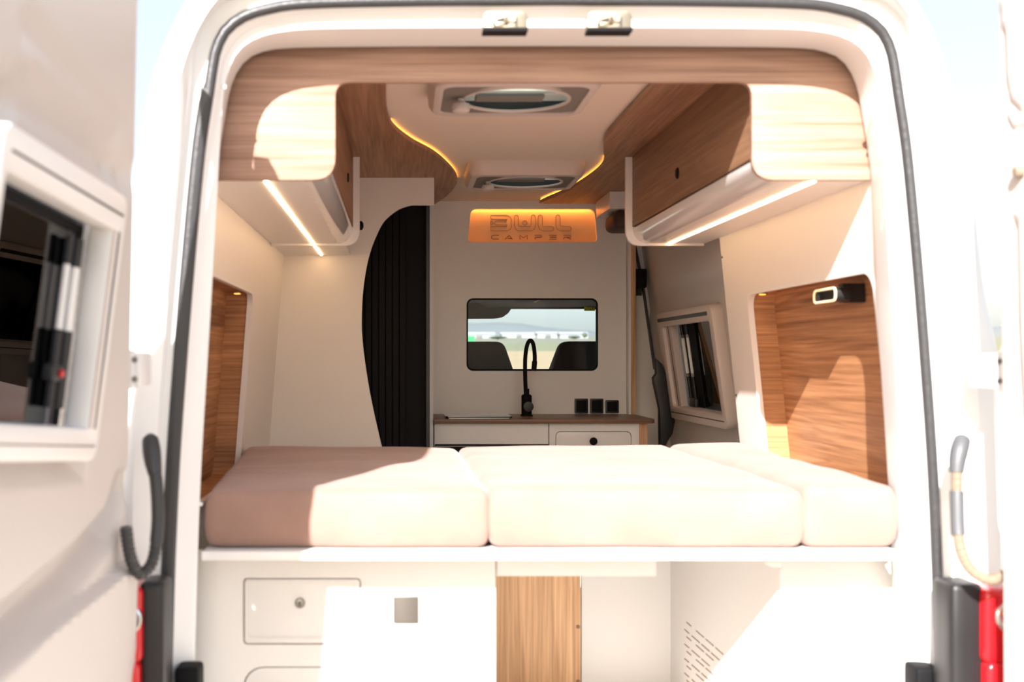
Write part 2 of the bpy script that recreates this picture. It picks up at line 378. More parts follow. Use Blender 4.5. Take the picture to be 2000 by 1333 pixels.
# body sides and roof behind the rear frame (left side whole, right side broken by the sliding door)
def side(pts, y0, y1): return [[Vector((p.x, y0, p.z)) for p in pts], [Vector((p.x, y1, p.z)) for p in pts]]
iz = [i for i, p in enumerate(A) if i >= N and p.z > .50]
split = max(iz)
VN, VF = (.315, 3.215), (.505, 4.70)      # roof vents (x, y)
rf = MB().loft([[Vector((p.x, y, p.z)) for p in A[:split+1]] for y in (2.60, 3.01, 3.42, 4.495, 4.905, 5.75)])
def over_vent(f):
    c = sum((Vector(rf.v[i]) for i in f), Vector())/len(f)
    return c.z > .9 and any(abs(c.x-v[0]) < .24 and abs(c.y-v[1]) < .21 for v in (VN, VF))
rf.f = [f for f in rf.f if not over_vent(f)]
struct(rf.build('roof', 'paint', None, smooth=50), 'white outer skin of roof and side')
struct(MB().loft(side(A[split:], 2.60, 4.2)).build('wall_outer', 'paint', None, smooth=50))
struct(MB().loft(side(A[split:], 5.62, 5.75)).build('wall_outer.001', 'paint', None, smooth=50))

# ------------------------------------------------------------------ interior shell
struct(MB().box(XC-.92, XC+.92, 2.45, 5.72, -1.15, -1.12).build('floor', 'cream', None))
VN, VF = (.315, 3.215), (.505, 4.70)      # roof vents (x, y)
ceil = MB().plate([(-.485, -5.72), (1.13, -5.72), (1.13, -2.77), (-.485, -2.77)], [rrect(VN[0]-.19, -VN[1]-.175, VN[0]+.19, -VN[1]+.175, .04), rrect(VF[0]-.19, -VF[1]-.175, VF[0]+.19, -VF[1]+.175, .04)], (0, 0, .79), X, -Y_, .02)
struct(ceil.build('ceiling', 'ceil', None))

# side walls lean in towards the top; each has a wood-lined niche above the mattress
def make_wall(name, sgn, x43, lean, y0, y1, ny0, ny1, nz0, nz1, rad, label):
    u = Vector((0, -sgn, 0)); v = Vector((-sgn*lean, 0, 1)); n = u.cross(v).normalized()
    org = Vector((x43+sgn*lean*.43, 0, 0))
    def U(y): return -sgn*y
    a, b = sorted((U(y0), U(y1))); ha, hb_ = sorted((U(ny0), U(ny1)))
    hole = rrect(ha, nz0, hb_, nz1, rad)
    w = MB().plate([(a, -1.12), (b, -1.12), (b, .79), (a, .79)], [hole], org, u, v, .016).build(name, 'cream', None)
    struct(w, label)
    D = .072
    MB().plate(rrect(ha-.012, nz0-.012, hb_+.012, nz1+.012, rad), [], org-n*(.016+D), u, v, .012).build('niche_back', 'wn', w)
    # lining: the hole outline swept back
    rows = [[org+u*p[0]+v*p[1]-n*d for p in hole] for d in (.0161, .016+D)]
    o = MB().loft(rows, True).build('niche_lining', 'wnx', w)
    rim = MB(); inner = rrect(ha+.004, nz0+.004, hb_-.004, nz1-.004, rad)
    rows = [[org+u*p[0]+v*p[1]+n*d for p in hl] for hl, d in ((rrect(ha-.004, nz0-.004, hb_+.004, nz1+.004, rad), .0), (rrect(ha-.003, nz0-.003, hb_+.003, nz1+.003, rad), .003), (inner, .003), (inner, -.016))]
    rim.loft(rows, True).build('niche_rim', 'lam', w)
    return w, org, u, v, n
wr, orr, ur, vr, nr = make_wall('wall_right', 1, 1.142, .10, 2.74, 4.07, 2.80, 3.815, -.40, .222, (.07, .07, .05, .05), 'cream lined side wall with the wood niche in full sun')
wl, orl, ul, vl, nl = make_wall('wall_left', -1, -.488, .077, 2.74, 4.78, 2.80, 3.88, -.40, .229, (.05, .05, .04, .012), 'cream lined side wall with the shaded wood niche')
for px, py in ((1404, 505), (1431, 772)):
    c = onX(px, py, 1.15 if py < 600 else 1.19); c.y = 4.055
    c.x = 1.142-.10*(c.z-.43)
    MB().lathe([(.004,0),(.0045,.002),(.002,.004)], c, nr, 10).build('screw', 'steel', wr)

# front partition with the pass-through window and the sign recess
PYW = 5.65
pw0 = at(912, 724, PYW); pw1 = at(1167, 584, PYW)
sg = [at(913, 473, PYW), at(1167, 473, PYW), at(1161, 408, PYW), at(920, 408, PYW)]
sgn_poly = rpoly([(p.x, p.z) for p in sg], [.022, .022, .034, .034])
win_poly = rrect(pw0.x, pw0.z, pw1.x, pw1.z, .03)
part = MB().plate([(.135, -1.12), (1.122, -1.12), (1.122, .79), (.135, .79)], [win_poly, sgn_poly], (0, PYW, 0), X, Z_, .03)
wf = part.build('wall_front', 'kit', None); struct(wf, 'white partition between kitchen and cab')
MB().plate(rrect(pw0.x-.002, pw0.z-.002, pw1.x+.002, pw1.z+.002, .032), [rrect(pw0.x+.005, pw0.z+.007, pw1.x-.004, pw1.z-.005, .026)], (0, PYW-.002, 0), X, Z_, .034)\
    .build('window_frame', 'matte', None)
wfr = bpy.data.objects['window_frame']; wfr.name = 'window_1'; struct(wfr, 'black-edged fixed window through to the cab')
MB().plate(rrect(pw0.x+.004, pw0.z+.006, pw1.x-.003, pw1.z-.004, .026), [], (0, PYW+.012, 0), X, Z_, .004).build('pane', 'clear', wfr)
# upright strips either side of the partition
struct(MB().box(.129, .149, 5.16, 5.65, -1.12, .79).build('trim_1', 'kit', None), 'white upright panel edge between kitchen and black roller door')
struct(MB().box(1.124, 1.136, 5.60, 5.70, -1.12, .79).build('trim_2', 'kit', None))
struct(MB().box(1.136, 1.156, 5.585, 5.70, -1.12, .62).build('trim_3', 'wz', None, bevel=.002), 'narrow wood edging at the end of the partition')

# ------------------------------------------------------------------ lit sign
sc0 = at(1040, 440, PYW)
sign = thing('illuminated_sign', 'amber backlit recessed sign reading BULL CAMPER, high on the white partition', 'sign', (sc0.x, PYW, sg[0].z))
SB = PYW+.055
MB().box(sg[0].x-.03, sg[1].x+.03, SB, SB+.01, sg[0].z-.02, sg[2].z+.045).build('sign_board', 'signb', sign)
bx = MB(); bx.box(sg[0].x-.03, sg[1].x+.03, PYW+.03, SB, sg[0].z-.012, sg[0].z-.002); bx.box(sg[0].x-.03, sg[1].x+.03, PYW+.03, SB, sg[2].z+.035, sg[2].z+.045)
bx.box(sg[0].x-.03, sg[0].x-.02, PYW+.03, SB, sg[0].z-.012, sg[2].z+.045); bx.box(sg[1].x+.02, sg[1].x+.03, PYW+.03, SB, sg[0].z-.012, sg[2].z+.045)
bx.build('sign_box', 'signb', sign)
MB().box(sg[3].x+.0, sg[2].x-.0, PYW+.032, PYW+.046, sg[2].z+.024, sg[2].z+.034).build('led_strip', 'leds', sign)
def zp(x, y): return at(900+x*.14, 395+y*.14, SB-.0015)
def stroke(mb, pts, r, closed, sm=True):
    P = [zp(*p) for p in pts]
    mb.tube(P, r, 6, closed)
bull = MB()
Bo = [(418,182),(640,180),(690,205),(707,240),(707,268),(697,290),(707,314),(707,345),(690,380),(640,400),(418,400),(416,345),(640,338),(648,318),(490,317),(460,290),(490,262),(640,258),(648,238),(432,236),(416,215)]
stroke(bull, Bo, .0011, True); stroke(bull, [(418,265),(432,265),(452,290),(432,318),(418,318)], .0011, True)
Uo = [(748,205),(758,184),(775,176),(794,184),(803,205),(803,325),(815,340),(970,340),(980,325),(980,205),(990,184),(1010,176),(1032,184),(1042,205),(1042,330),(1025,375),(985,400),(805,400),(765,375),(748,330)]
stroke(bull, Uo, .0011, True); stroke(bull, circle(893, 290, 33, 18), .0011, True)
Lo = [(1078,205),(1090,183),(1108,176),(1128,184),(1138,205),(1138,325),(1150,338),(1268,338),(1290,350),(1298,372),(1288,394),(1265,404),(1150,404),(1100,380),(1078,330)]
stroke(bull, Lo, .0011, True); stroke(bull, [(x+247, y) for x, y in Lo], .0011, True)
for pts in ([(530,462),(455,462),(428,476),(428,503),(455,517),(530,517)], [(615,520),(675,462),(722,520)], [(655,508),(706,508)], [(825,520),(825,462),(875,500),(926,462),(926,520)],
            [(1035,520),(1035,494),(1118,492),(1130,477),(1118,462),(1028,462)], [(1230,462),(1335,462)], [(1242,490),(1335,490)], [(1230,518),(1335,518)],
            [(1438,520),(1438,494),(1524,492),(1538,477),(1524,462),(1432,462)], [(1482,496),(1538,520)]):
    stroke(bull, pts, .0017, False)
lt = bull.build('lettering', 'ink', sign); lt['label'] = 'thin routed outline lettering BULL over CAMPER'

# ------------------------------------------------------------------ bed
shelf = MB().box(-.458, 1.152, 2.62, 4.02, -.462, -.441).build('bed_shelf', 'pvc', None, bevel=.003)
tag(shelf, 'long white board under the pinkish mattress cushions', 'bed base')
def cushion(x0f, x1f, x0b, x1b, zt, lab, seed):
    rnd = random.Random(seed); ph = [rnd.uniform(0, 6) for _ in range(8)]
    y0, y1 = 2.655, 4.0; z0, z1 = -.44, zt
    def fn(p):
        s = (p[0]+.5); t = (p[1]-y0)/(y1-y0)
        xa = x0f+(x0b-x0f)*t; xb = x1f+(x1b-x1f)*t; x = xa+(xb-xa)*s
        k = (p[2]-z0)/(z1-z0); e = max(0, 1-(2*abs(s-.5))**4)*max(0, 1-(2*abs(t-.5))**6)
        z = p[2]+max(0, k)*(.006*e+.0025*math.sin(7*x+ph[0]+3*t)+.002*math.sin(13*x+9*t+ph[1])+.0015*math.sin(25*t+ph[2]))
        y = p[1]-(.010*math.sin(math.pi*min(1, max(0, k)))*(1-t)+.0035*math.sin(9*x+ph[3])*(1-t)+.002*math.sin(23*x+7*k+ph[4])*(1-t))
        x += .006*math.sin(math.pi*min(1, max(0, k)))*(1 if s > .5 else -1)*abs(2*s-1)
        return np.array((x, y, z))
    # unit width box mapped onto the tapered plan
    w = (x1f-x0f); r = .026
    b = MB(); b.rbox(-.5, .5, y0, y1, z0, z1, r, 14, 24, 4, fn=None)
    vs = []
    for (x, y, z) in b.v:
        # rescale the rounding sideways so the radius stays r
        a = x+.5
        if a < r: s_ = a/w
        elif a > 1-r: s_ = 1-(1-a)/w
        else: s_ = r/w+(a-r)/(1-2*r)*(1-2*r/w)
        vs.append(tuple(fn(np.array((s_-.5, y, z)))))
    b.v = vs
    o = b.build('mattress_cushion', 'fabric', None, smooth=60); tag(o, lab, 'cushion', 'mattress cushions on the bed')
    return o
cushion(-.452, .206, -.545, .200, -.303, 'pinkish suede mattress cushion at the shaded end of the bed', 1)
cushion(.209, .940, .205, .935, -.300, 'widest pinkish suede mattress cushion in the middle of the bed', 2)
cushion(.943, 1.157, .939, 1.212, -.292, 'narrow pinkish suede mattress cushion against the sunlit wood niche', 3)

# ------------------------------------------------------------------ under the bed
gy = 2.775
gc = thing('storage_cabinet', 'white cabinet under the bed with round lock hatch and grey square plate', 'cabinet', (-.12, gy, -1.12))
h0 = at(475, 1260, gy); h1 = at(705, 1130, gy); l0 = at(475, 1420, gy); l1 = at(822, 1303, gy)
pan = MB().plate([(-.50, -1.12), (.232, -1.12), (.232, -.463), (-.50, -.463)], [rrect(h0.x, h0.z, h1.x, h1.z, .010), rrect(l0.x, max(l0.z, -1.08), l1.x, l1.z, .05)], (0, gy, 0), X, Z_, .018)
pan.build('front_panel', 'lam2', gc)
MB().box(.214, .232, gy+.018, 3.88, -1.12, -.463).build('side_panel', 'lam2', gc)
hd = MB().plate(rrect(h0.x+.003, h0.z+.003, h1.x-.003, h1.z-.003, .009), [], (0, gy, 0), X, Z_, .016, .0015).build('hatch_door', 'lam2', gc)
rin = MB(); a0 = at(480, 1250, gy); a1 = at(698, 1136, gy)
o1 = rrect(a0.x, a0.z, a1.x, a1.z, .012); i1 = rrect(a0.x+.004, a0.z+.004, a1.x-.004, a1.z-.004, .010)
rin.plate(o1, [i1], (0, gy-.003, 0), X, Z_, .003).build('hatch_bead', 'lam2', hd)
lk = at(586, 1178, gy)
k = MB().lathe([(.0125, 0), (.0125, .005), (.010, .008), (.004, .009)], lk, (0, -1, 0), 20).build('lock', 'steel', hd)
MB().box(lk.x-.0015, lk.x+.0015, gy-.011, gy-.008, lk.z-.006, lk.z+.006).build('keyhole', 'black', k)
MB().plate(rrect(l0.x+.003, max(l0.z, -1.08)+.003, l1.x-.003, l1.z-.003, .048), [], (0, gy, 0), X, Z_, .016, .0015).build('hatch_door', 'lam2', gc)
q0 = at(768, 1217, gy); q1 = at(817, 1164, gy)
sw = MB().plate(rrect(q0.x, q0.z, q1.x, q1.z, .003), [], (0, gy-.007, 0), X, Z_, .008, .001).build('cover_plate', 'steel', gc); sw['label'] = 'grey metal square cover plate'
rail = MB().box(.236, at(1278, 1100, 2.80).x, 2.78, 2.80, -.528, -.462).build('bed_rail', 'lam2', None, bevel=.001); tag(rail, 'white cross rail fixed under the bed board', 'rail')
ry = 3.90
wpan = MB().box(at(968, 0, ry).x, at(1134, 0, ry).x, ry, ry+.018, -1.12, -.463).build('storage_divider', 'wz', None, bevel=.001); tag(wpan, 'upright light wood panel at the back of the storage under the bed', 'panel')
for px, py in ((1129, 1225), (1129, 1332)):
    MB().lathe([(.007, 0), (.006, .002), (.001, .002)], at(px, py, ry), (0, -1, 0), 12).build('screw_cap', 'wt', wpan)
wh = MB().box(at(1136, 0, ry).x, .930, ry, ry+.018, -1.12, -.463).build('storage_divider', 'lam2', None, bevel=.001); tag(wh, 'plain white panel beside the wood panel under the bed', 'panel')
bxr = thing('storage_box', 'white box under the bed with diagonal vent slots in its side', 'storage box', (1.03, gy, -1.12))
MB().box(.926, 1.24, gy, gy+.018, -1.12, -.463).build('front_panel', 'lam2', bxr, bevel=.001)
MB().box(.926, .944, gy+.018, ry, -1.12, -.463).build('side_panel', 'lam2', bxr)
for kx in range(10):
    for d in range(5):
        sx, sy = (1341 if kx % 2 == 0 else 1337), 1216+14.2*kx
        if kx % 2 == 0: a, e = (0, 9) if d == 0 else (19*d-0.5, 19*d+15)
        else: a, e = (19*d, 19*d+9) if d == 0 else (19*d-5, 19*d+11)
        x0, x1 = sx+a, sx+e
        if x1 > 1416-kx*5.5+ (18 if kx > 3 else 0): continue
        p = onX(x0, sy+a*.88, .926); q = onX(x1, sy+e*.88, .926)
        if min(p.z, q.z) < -1.05: continue
        n2 = (q-p).normalized(); w = n2.cross(X)*.0016
        vs = [p-w, q-w, q+w, p+w]; b = MB()
        b.add([v+Vector((-.0006, 0, 0)) for v in vs]+[v+Vector((.004, 0, 0)) for v in vs], [(0,1,2,3),(7,6,5,4),(0,4,5,1),(1,5,6,2),(2,6,7,3),(3,7,4,0)])
        b.build('vent_slot', 'ink', bxr, smooth=0)
br = thing('bed_bracket', 'small cream bracket with bolt under the bed board', 'bracket', at(1505, 1104, 2.68))
MB().add([at(1490, 1099, 2.66), at(1526, 1099, 2.66), at(1522, 1108, 2.66), at(1508, 1108, 2.66), at(1490, 1099, 2.69), at(1526, 1099, 2.69), at(1522, 1108, 2.69), at(1508, 1108, 2.69)],
         [(0,1,2,3),(7,6,5,4),(0,4,5,1),(1,5,6,2),(2,6,7,3),(3,7,4,0)]).build('plate', 'cream', br, smooth=0)
MB().lathe([(.003, 0), (.003, .004), (.001, .005)], at(1523, 1108, 2.655), (0, -1, 0), 10).build('bolt', 'steel', br)

# ------------------------------------------------------------------ wood surround over the bed
fy = 2.75
fL, fR, fT, fB = at(655, 0, fy).x, at(1469, 0, fy).x, .673, .436
outer = [(-.505, fB), (fL, fB), (fL, fT), (fR, fT), (fR, fB), (1.185, fB), (1.14, .66), (1.09, .745), (1.0, .785), (-.31, .785), (-.40, .745), (-.45, .66)]
fas = MB().plate(rpoly(outer, [0, .055, .036, .036, .055, 0, .02, .05, .05, .05, .05, .02], 6), [], (0, fy, 0), X, Z_, .018, .0015).build('wood_surround', 'wx', None)
tag(fas, 'wide wood panel framing the view over the bed, with rounded cut-out', 'panel')

# ------------------------------------------------------------------ overhead cabinets
def cabinet(sgn, xface, xwall, yend, yext, lab, knobs, ledx):
    """sgn=+1: cabinet on the right; the face looks towards the aisle"""
    t = thing('overhead_cabinet', lab, 'cabinet', ((xface+xwall)/2, 2.77, .436), 'overhead cabinets above the bed')
    def bx(mb, xa, xb, *r): return mb.box(min(xa, xb), max(xa, xb), *r)
    fx = xface+sgn*.022
    bx(MB(), fx+sgn*.056, xwall, 2.768, yext, .438, .452).build('bottom_panel', 'lam', t)
    r = .056; prof = []
    for i in range(9):
        a = math.radians(90*i/8); prof.append((fx+sgn*(r-r*math.cos(a)), .438+r-r*math.sin(a)))
    prof += [(fx+sgn*r, .450), (fx+sgn*.012, .496)]
    MB().loft([[Vector((x, y, z)) for x, z in prof] for y in (2.768, yend)], True).build('corner_profile', 'gloss', t, smooth=35)
    ym = 2.768; L = yend-ym
    d = bx(MB(), fx-sgn*.002, fx+sgn*.016, ym, yend, .5005, .764).build('cabinet_door', 'wy', t, bevel=.001)
    for (y, z, rr) in knobs:
        MB().lathe([(rr, 0), (rr, .002), (rr*.8, .005), (rr*.3, .005)], (fx-sgn*.002, y, z), (-sgn, 0, 0), 18).build('knob', 'matte', d)
    cap = [(xface-sgn*.004, .764), (xface-sgn*.004, .43), (xwall, .43), (xwall-sgn*.036, .764)]
    if sgn < 0: cap = cap
    pl = rpoly(cap, [0, .058, 0, 0], 8)
    MB().plate(pl, [], (0, yend-.0, 0), X, Z_, .020, .001).build('end_cap', 'lam', t)
    bx(MB(), fx+sgn*.03, xwall-sgn*.036, yend+.02, yext, .4395, .764).build('cabinet_end', 'lam', t) if yext > yend+.05 else None
    bx(MB(), ledx-.004, ledx+.004, 2.772, yend-.001, .4345, .440).build('led_strip', 'led', t)
    if yext > yend+.05: bx(MB(), ledx-.004, ledx+.004, yend+.021, yext-.03, .4345, .440).build('led_strip', 'led', t)
    return t
cabinet(1, fR, 1.140, 4.27, 4.27, 'long wood-fronted overhead cabinet on the sunlit side, above the reading lamp niche', [(3.57, .587, .018)], 1.008)
cabinet(-1, fL, -.486, 4.27, 4.76, 'wood-fronted overhead cabinet on the shaded side, next to the black roller door', [(3.81, .612, .016)], -.328)
kb = MB().lathe([(.012, 0), (.012, .012), (.018, .02), (.018, .034), (.008, .04)], (-.188, 4.56, .540), (1, 0, 0), 16).build('cabinet_knob', 'matte', None); tag(kb, 'small black knob standing out past the end of the shaded overhead cabinet', 'knob')

# wood ceiling panels with wavy edges and amber light behind
def cpanel(edge, xo, lab, ya, yb, wav):
    E = catmull([Vector((x, y, 0)) for x, y in edge], 8)
    pts = [(p.x, -p.y) for p in E]
    poly = pts+[(xo, -edge[-1][1]), (xo, -edge[0][1])]
    area = sum(poly[i-1][0]*poly[i][1]-poly[i][0]*poly[i-1][1] for i in range(len(poly)))
    if area < 0: poly = poly[::-1]
    t = thing('ceiling_panel', lab, 'ceiling panel', ((edge[0][0]+xo)/2, 3.9, .765), 'wavy wood ceiling panels')
    MB().plate(poly, [], (0, 0, .765), X, -Y_, .016).build('board', 'wyc', t)
    s = 1 if xo < edge[0][0] else -1
    P = [Vector((p.x-s*.004, p.y, .7845)) for p in E if ya < p.y < yb]
    MB().tube(P, .0035, 6).build('led_strip', 'ledo', t)
le = [(-.04, 2.77), (-.04, 3.13), (-.042, 3.50), (-.022, 3.744), (.0395, 3.99), (.1215, 4.218), (.185, 4.473), (.232, 4.735), (.243, 4.956), (.2186, 5.279), (.17, 5.57), (.15, 5.645)]
re_ = [(.706, 2.77), (.706, 3.13), (.704, 3.38), (.7037, 3.777), (.7097, 3.962), (.750, 4.197), (.7786, 4.347), (.7978, 4.557), (.7846, 4.87), (.751, 5.167), (.696, 5.448), (.68, 5.56)]
cpanel(le, -.50, 'wood ceiling panel with a wavy amber-lit edge above the black roller door', 3.7, 4.95, 1)
cpanel(re_, 1.12, 'wood ceiling panel with a wavy amber-lit edge on the sunlit cabinet side', 4.35, 5.55, 1)

# roof vents
def vent(cx, cy, lab):
    t = thing('roof_vent', lab, 'roof vent', (cx, cy, .79), 'roof vents in the ceiling')
    def ring(w, d, r, z): return [Vector((cx+x, cy+y, z)) for x, y in rrect(-w, -d, w, d, r, 8)]
    MB().loft([ring(.235, .215, .06, .79), ring(.232, .212, .06, .752), ring(.220, .200, .055, .733), ring(.205, .185, .05, .729), ring(.198, .172, .04, .731), ring(.194, .170, .04, .80)], True).build('frame', 'pinkpvc', t)
    MB().plate(rrect(cx-.198, -cy-.173, cx+.198, -cy+.173, .035), [circle(cx+.012, -cy+.0, .150, 48, .145)], (0, 0, .737), X, -Y_, .004).build('flyscreen_panel', 'grey', t)
    MB().tube([(cx+.012+.150*math.cos(a), cy+.146*math.sin(a), .736) for a in np.linspace(0, 2*math.pi, 49)[:-1]], .0045, 8, True).build('rim', 'pinkpvc', t)
    MB().tube([(cx+.012+.142*math.cos(a), cy-.03+.138*math.sin(a), .752+.02*math.sin(a)) for a in np.linspace(0, 2*math.pi, 49)[:-1]], .003, 8, True).build('blind_hoop', 'pinkpvc', t)
    MB().loft([[Vector((cx+.19*x, cy+.17*y, z)) for x, y in rrect(-1, -1, 1, 1, .2, 6)] for z in (.742, .772)], True).build('shaft', 'darkgrey', t)
    MB().box(cx-.10, cx+.10, cy+.05, cy+.10, .752, .768).build('blind_box', 'grey', t, bevel=.006)
    rows = [[Vector((cx+.21*k*x, cy+.19*k*y, .772+.08*math.sqrt(max(0, 1-k*k)))) for x, y in rrect(-1, -1, 1, 1, .25, 6)] for k in (1, .95, .8, .5, .1)]
    MB().loft(rows, True).build('dome', 'dome', t)
    MB().lathe([(.010, 0), (.010, .012), (.024, .016), (.027, .026), (.024, .036), (.010, .041)], (cx-.145, cy-.02, .735), (0, 0, -1), 20).build('crank_knob', 'pinkpvc', t)
dm = M['dome'].node_tree; tr = dm.nodes.new('ShaderNodeBsdfTranslucent'); tr.inputs[0].default_value = (.72, .84, .74, 1)
dm.links.new(tr.outputs[0], dm.nodes['Material Output'].inputs[0])
vent(*VN, 'square white roof vent with round screen opening, larger one just behind the wood surround')
vent(*VF, 'square white roof vent with round screen opening, further in near the lit sign')

# ------------------------------------------------------------------ bathroom cabin with black tambour door
by = 4.76
bath = thing('bathroom_cabin', 'cream bathroom cabin front with a big curved cut-out beside the bed', 'cabin', (-.2, by, -1.12))
arc = [at(x, y, by) for x, y in ((838, 401), (818, 401), (800, 402), (776, 411), (751, 432), (737, 457), (725, 487), (716, 522), (709, 570), (706.5, 622), (708, 665), (715, 722), (725, 780), (738, 840), (752, 895), (775, 960), (790, 1010))]
arc = catmull(arc, 6)
xr = at(848, 0, by).x
pl = [(-.56, -1.12), (arc[-1].x, -1.12)]+[(p.x, p.z) for p in arc[::-1]]+[(xr, arc[0].z), (xr, .764), (-.56, .764)]
MB().plate(pl, [], (0, by, 0), X, Z_, .018).build('front_panel', 'cream', bath)
MB().box(xr-.016, xr, by+.018, 5.16, arc[0].z, .764).build('side_panel', 'lam', bath)
td = thing('roller_door', 'black slatted roller door behind the curved cabin cut-out', 'door', (-.05, 4.86, -1.12))
x = -.24
while x < .018:
    MB().rbox(x, x+.0275, 4.835, 4.850, -1.12, .70, .004, 1, 1, 1).build('slat', 'matte', td); x += .0295
MB().box(.020, .112, 4.850, 4.865, -1.12, .70).build('flat_panel', 'matte', td)
MB().box(.108, .124, 4.80, 4.87, -1.12, .70).build('guide_rail', 'black', td, bevel=.002)
MB().box(-.26, .020, 4.852, 4.862, -1.12, .70).build('backing', 'matte', td)  # added behind the slats so no light shows between them
MB().box(-.26, .124, 4.80, 4.87, .70, .74).build('head_rail', 'matte', td)

# ------------------------------------------------------------------ kitchen
ky = 5.17
kt = thing('kitchen_cabinet', 'white kitchen unit with flap front at the black door side, under the sink lid', 'cabinet', (.42, ky, -1.12), 'kitchen units under the worktop')
kx0, kxm, kx1 = at(848, 0, ky).x, at(1073, 0, ky).x, at(1248, 0, ky).x
MB().box(kx0, kxm-.002, ky+.02, 5.65, -1.12, -.29).build('body', 'kit', kt)
MB().box(kx0+.002, kxm-.004, ky, ky+.018, at(0, 868, ky).z, at(0, 828, ky).z).build('flap_front', 'kit', kt, bevel=.001)
MB().box(kx0+.004, kxm-.004, ky+.004, ky+.02, -.46, at(0, 869.5, ky).z).build('black_gap', 'matte', kt)  # black sheet standing in for the gap below the flap
MB().box(kx0+.004, kxm-.004, ky-.002, ky+.004, at(0, 873, ky).z, at(0, 871.5, ky).z).build('chrome_strip', 'steel', kt)
kr = thing('kitchen_cabinet', 'white kitchen unit with a round-knob drawer, under the sockets', 'cabinet', (.95, ky, -1.12), 'kitchen units under the worktop')
d0 = at(1085, 920, ky); d1 = at(1233, 843, ky)
MB().plate([(kxm, -1.12), (kx1, -1.12), (kx1, -.287), (kxm, -.287)], [rrect(d0.x, d0.z, d1.x, d1.z, .022)], (0, ky, 0), X, Z_, .018).build('front_panel', 'kit', kr)
MB().box(kxm, kx1, ky+.02, 5.65, -1.12, -.29).build('body', 'matte', kr)
dr = MB().plate(rrect(d0.x+.0025, d0.z+.0025, d1.x-.0025, d1.z-.0025, .020), [], (0, ky, 0), X, Z_, .017, .001).build('drawer', 'kit', kr)
MB().lathe([(.010, 0), (.010, .006), (.017, .010), (.018, .018), (.012, .021), (.002, .020)], at(1158, 862, ky), (0, -1, 0), 22).build('knob', 'matte', dr)
MB().box(kxm-.001, kxm+.010, ky-.003, ky, -1.12, -.287).build('stile', 'kit', kr); MB().box(kx1-.014, kx1, ky-.003, ky, -1.12, -.287).build('stile', 'kit', kr)
ws = MB().box(kx1, kx1+.040, ky+.002, 5.62, -1.12, -.287).build('end_panel', 'wz', kr)
for i in range(4): MB().box(kx1+.004+i*.009, kx1+.009+i*.009, ky-.001, ky+.003, -1.12, -.288).build('flute', 'wz', ws)
wt = MB().plate(rpoly([(kx0-.002, 5.13), (1.134, 5.13), (1.155, 5.17), (1.155, 5.648), (kx0-.002, 5.648)], [0, .01, .01, 0, 0]), [], (0, 0, -.267), X, Y_, .019, .001)
wt = wt.build('worktop', 'wt', None); tag(wt, 'thin dark wood worktop along the partition', 'worktop')
s0, s1 = at(870, 0, 5.20).x, at(1000, 0, 5.20).x
sk = thing('sink_lid', 'dark glass lid lying on the worktop beside the tap', 'sink lid', ((s0+s1)/2, 5.3, -.267))
MB().plate(rrect(s0, 5.17, s1, 5.46, .012), [], (0, 0, -.255), X, Y_, .008, .001).build('lid', mat('dark_glass', (.02, .021, .022), .05, coat=1), sk)
MB().plate(rrect(s0+.005, 5.176, s1-.005, 5.455, .012), [], (0, 0, -.2632), X, Y_, .004).build('trim', 'steel', sk)
tp = thing('kitchen_tap', 'matte black swan-neck tap on the wood worktop', 'tap', (at(1029, 0, 5.45).x, 5.45, -.267))
ty = 5.45; tx = at(1028.5, 0, ty).x
MB().rbox(tx-.028, tx+.028, ty-.026, ty+.026, -.267, -.262, .002, 1, 1, 1).build('base_plate', 'matte', tp)
MB().lathe([(.024, 0), (.025, .003), (.025, .092), (.020, .098), (.013, .100), (.013, .125), (.011, .127)], (tx, ty, -.263), (0, 0, 1), 24).build('body', 'matte', tp)
sp = [at(x, y, ty) for x, y in ((1027.5, 775), (1026, 745), (1025.5, 710), (1027, 688), (1030.5, 672), (1035.5, 665.5), (1040.5, 670), (1043.5, 684), (1044.5, 702), (1043, 724))]
sp = catmull(sp, 8); MB().tube(sp, .0098, 14).build('spout', 'matte', tp)
MB().tube([at(1044.2, 706, ty), at(1042.6, 725, ty)], .0125, 14).build('spray_head', 'matte', tp)
hdl = MB().lathe([(.012, 0), (.012, .022), (.0235, .024), (.0245, .030), (.0235, .036), (.010, .038)], (at(1030, 0, ty).x, ty-.02, at(0, 794, ty).z), (0, -1, 0), 24).build('lever_knob', 'black', tp)
for i, (x0, y0, x1, y1, lab) in enumerate(((1122, 808, 1148, 779, 'square black wall socket nearest to the tap, first of three'), (1152, 808, 1178, 779, 'square black wall socket in the middle of three'), (1182, 807.5, 1208, 782, 'square black wall switch at the wood edging, slightly lower than its two neighbours'))):
    a = at(x0, y0, PYW); c = at(x1, y1, PYW)
    t = thing('wall_socket', lab, 'socket', ((a.x+c.x)/2, PYW, (a.z+c.z)/2), 'black sockets above the worktop')
    MB().plate(rrect(a.x, a.z, c.x, c.z, .005), [], (0, PYW-.009, 0), X, Z_, .009, .0015).build('cover', 'black', t)
    MB().plate(rrect(a.x+.008, a.z+.008, c.x-.008, c.z-.008, .004), [], (0, PYW-.011, 0), X, Z_, .003, .001).build('insert', 'matte', t)

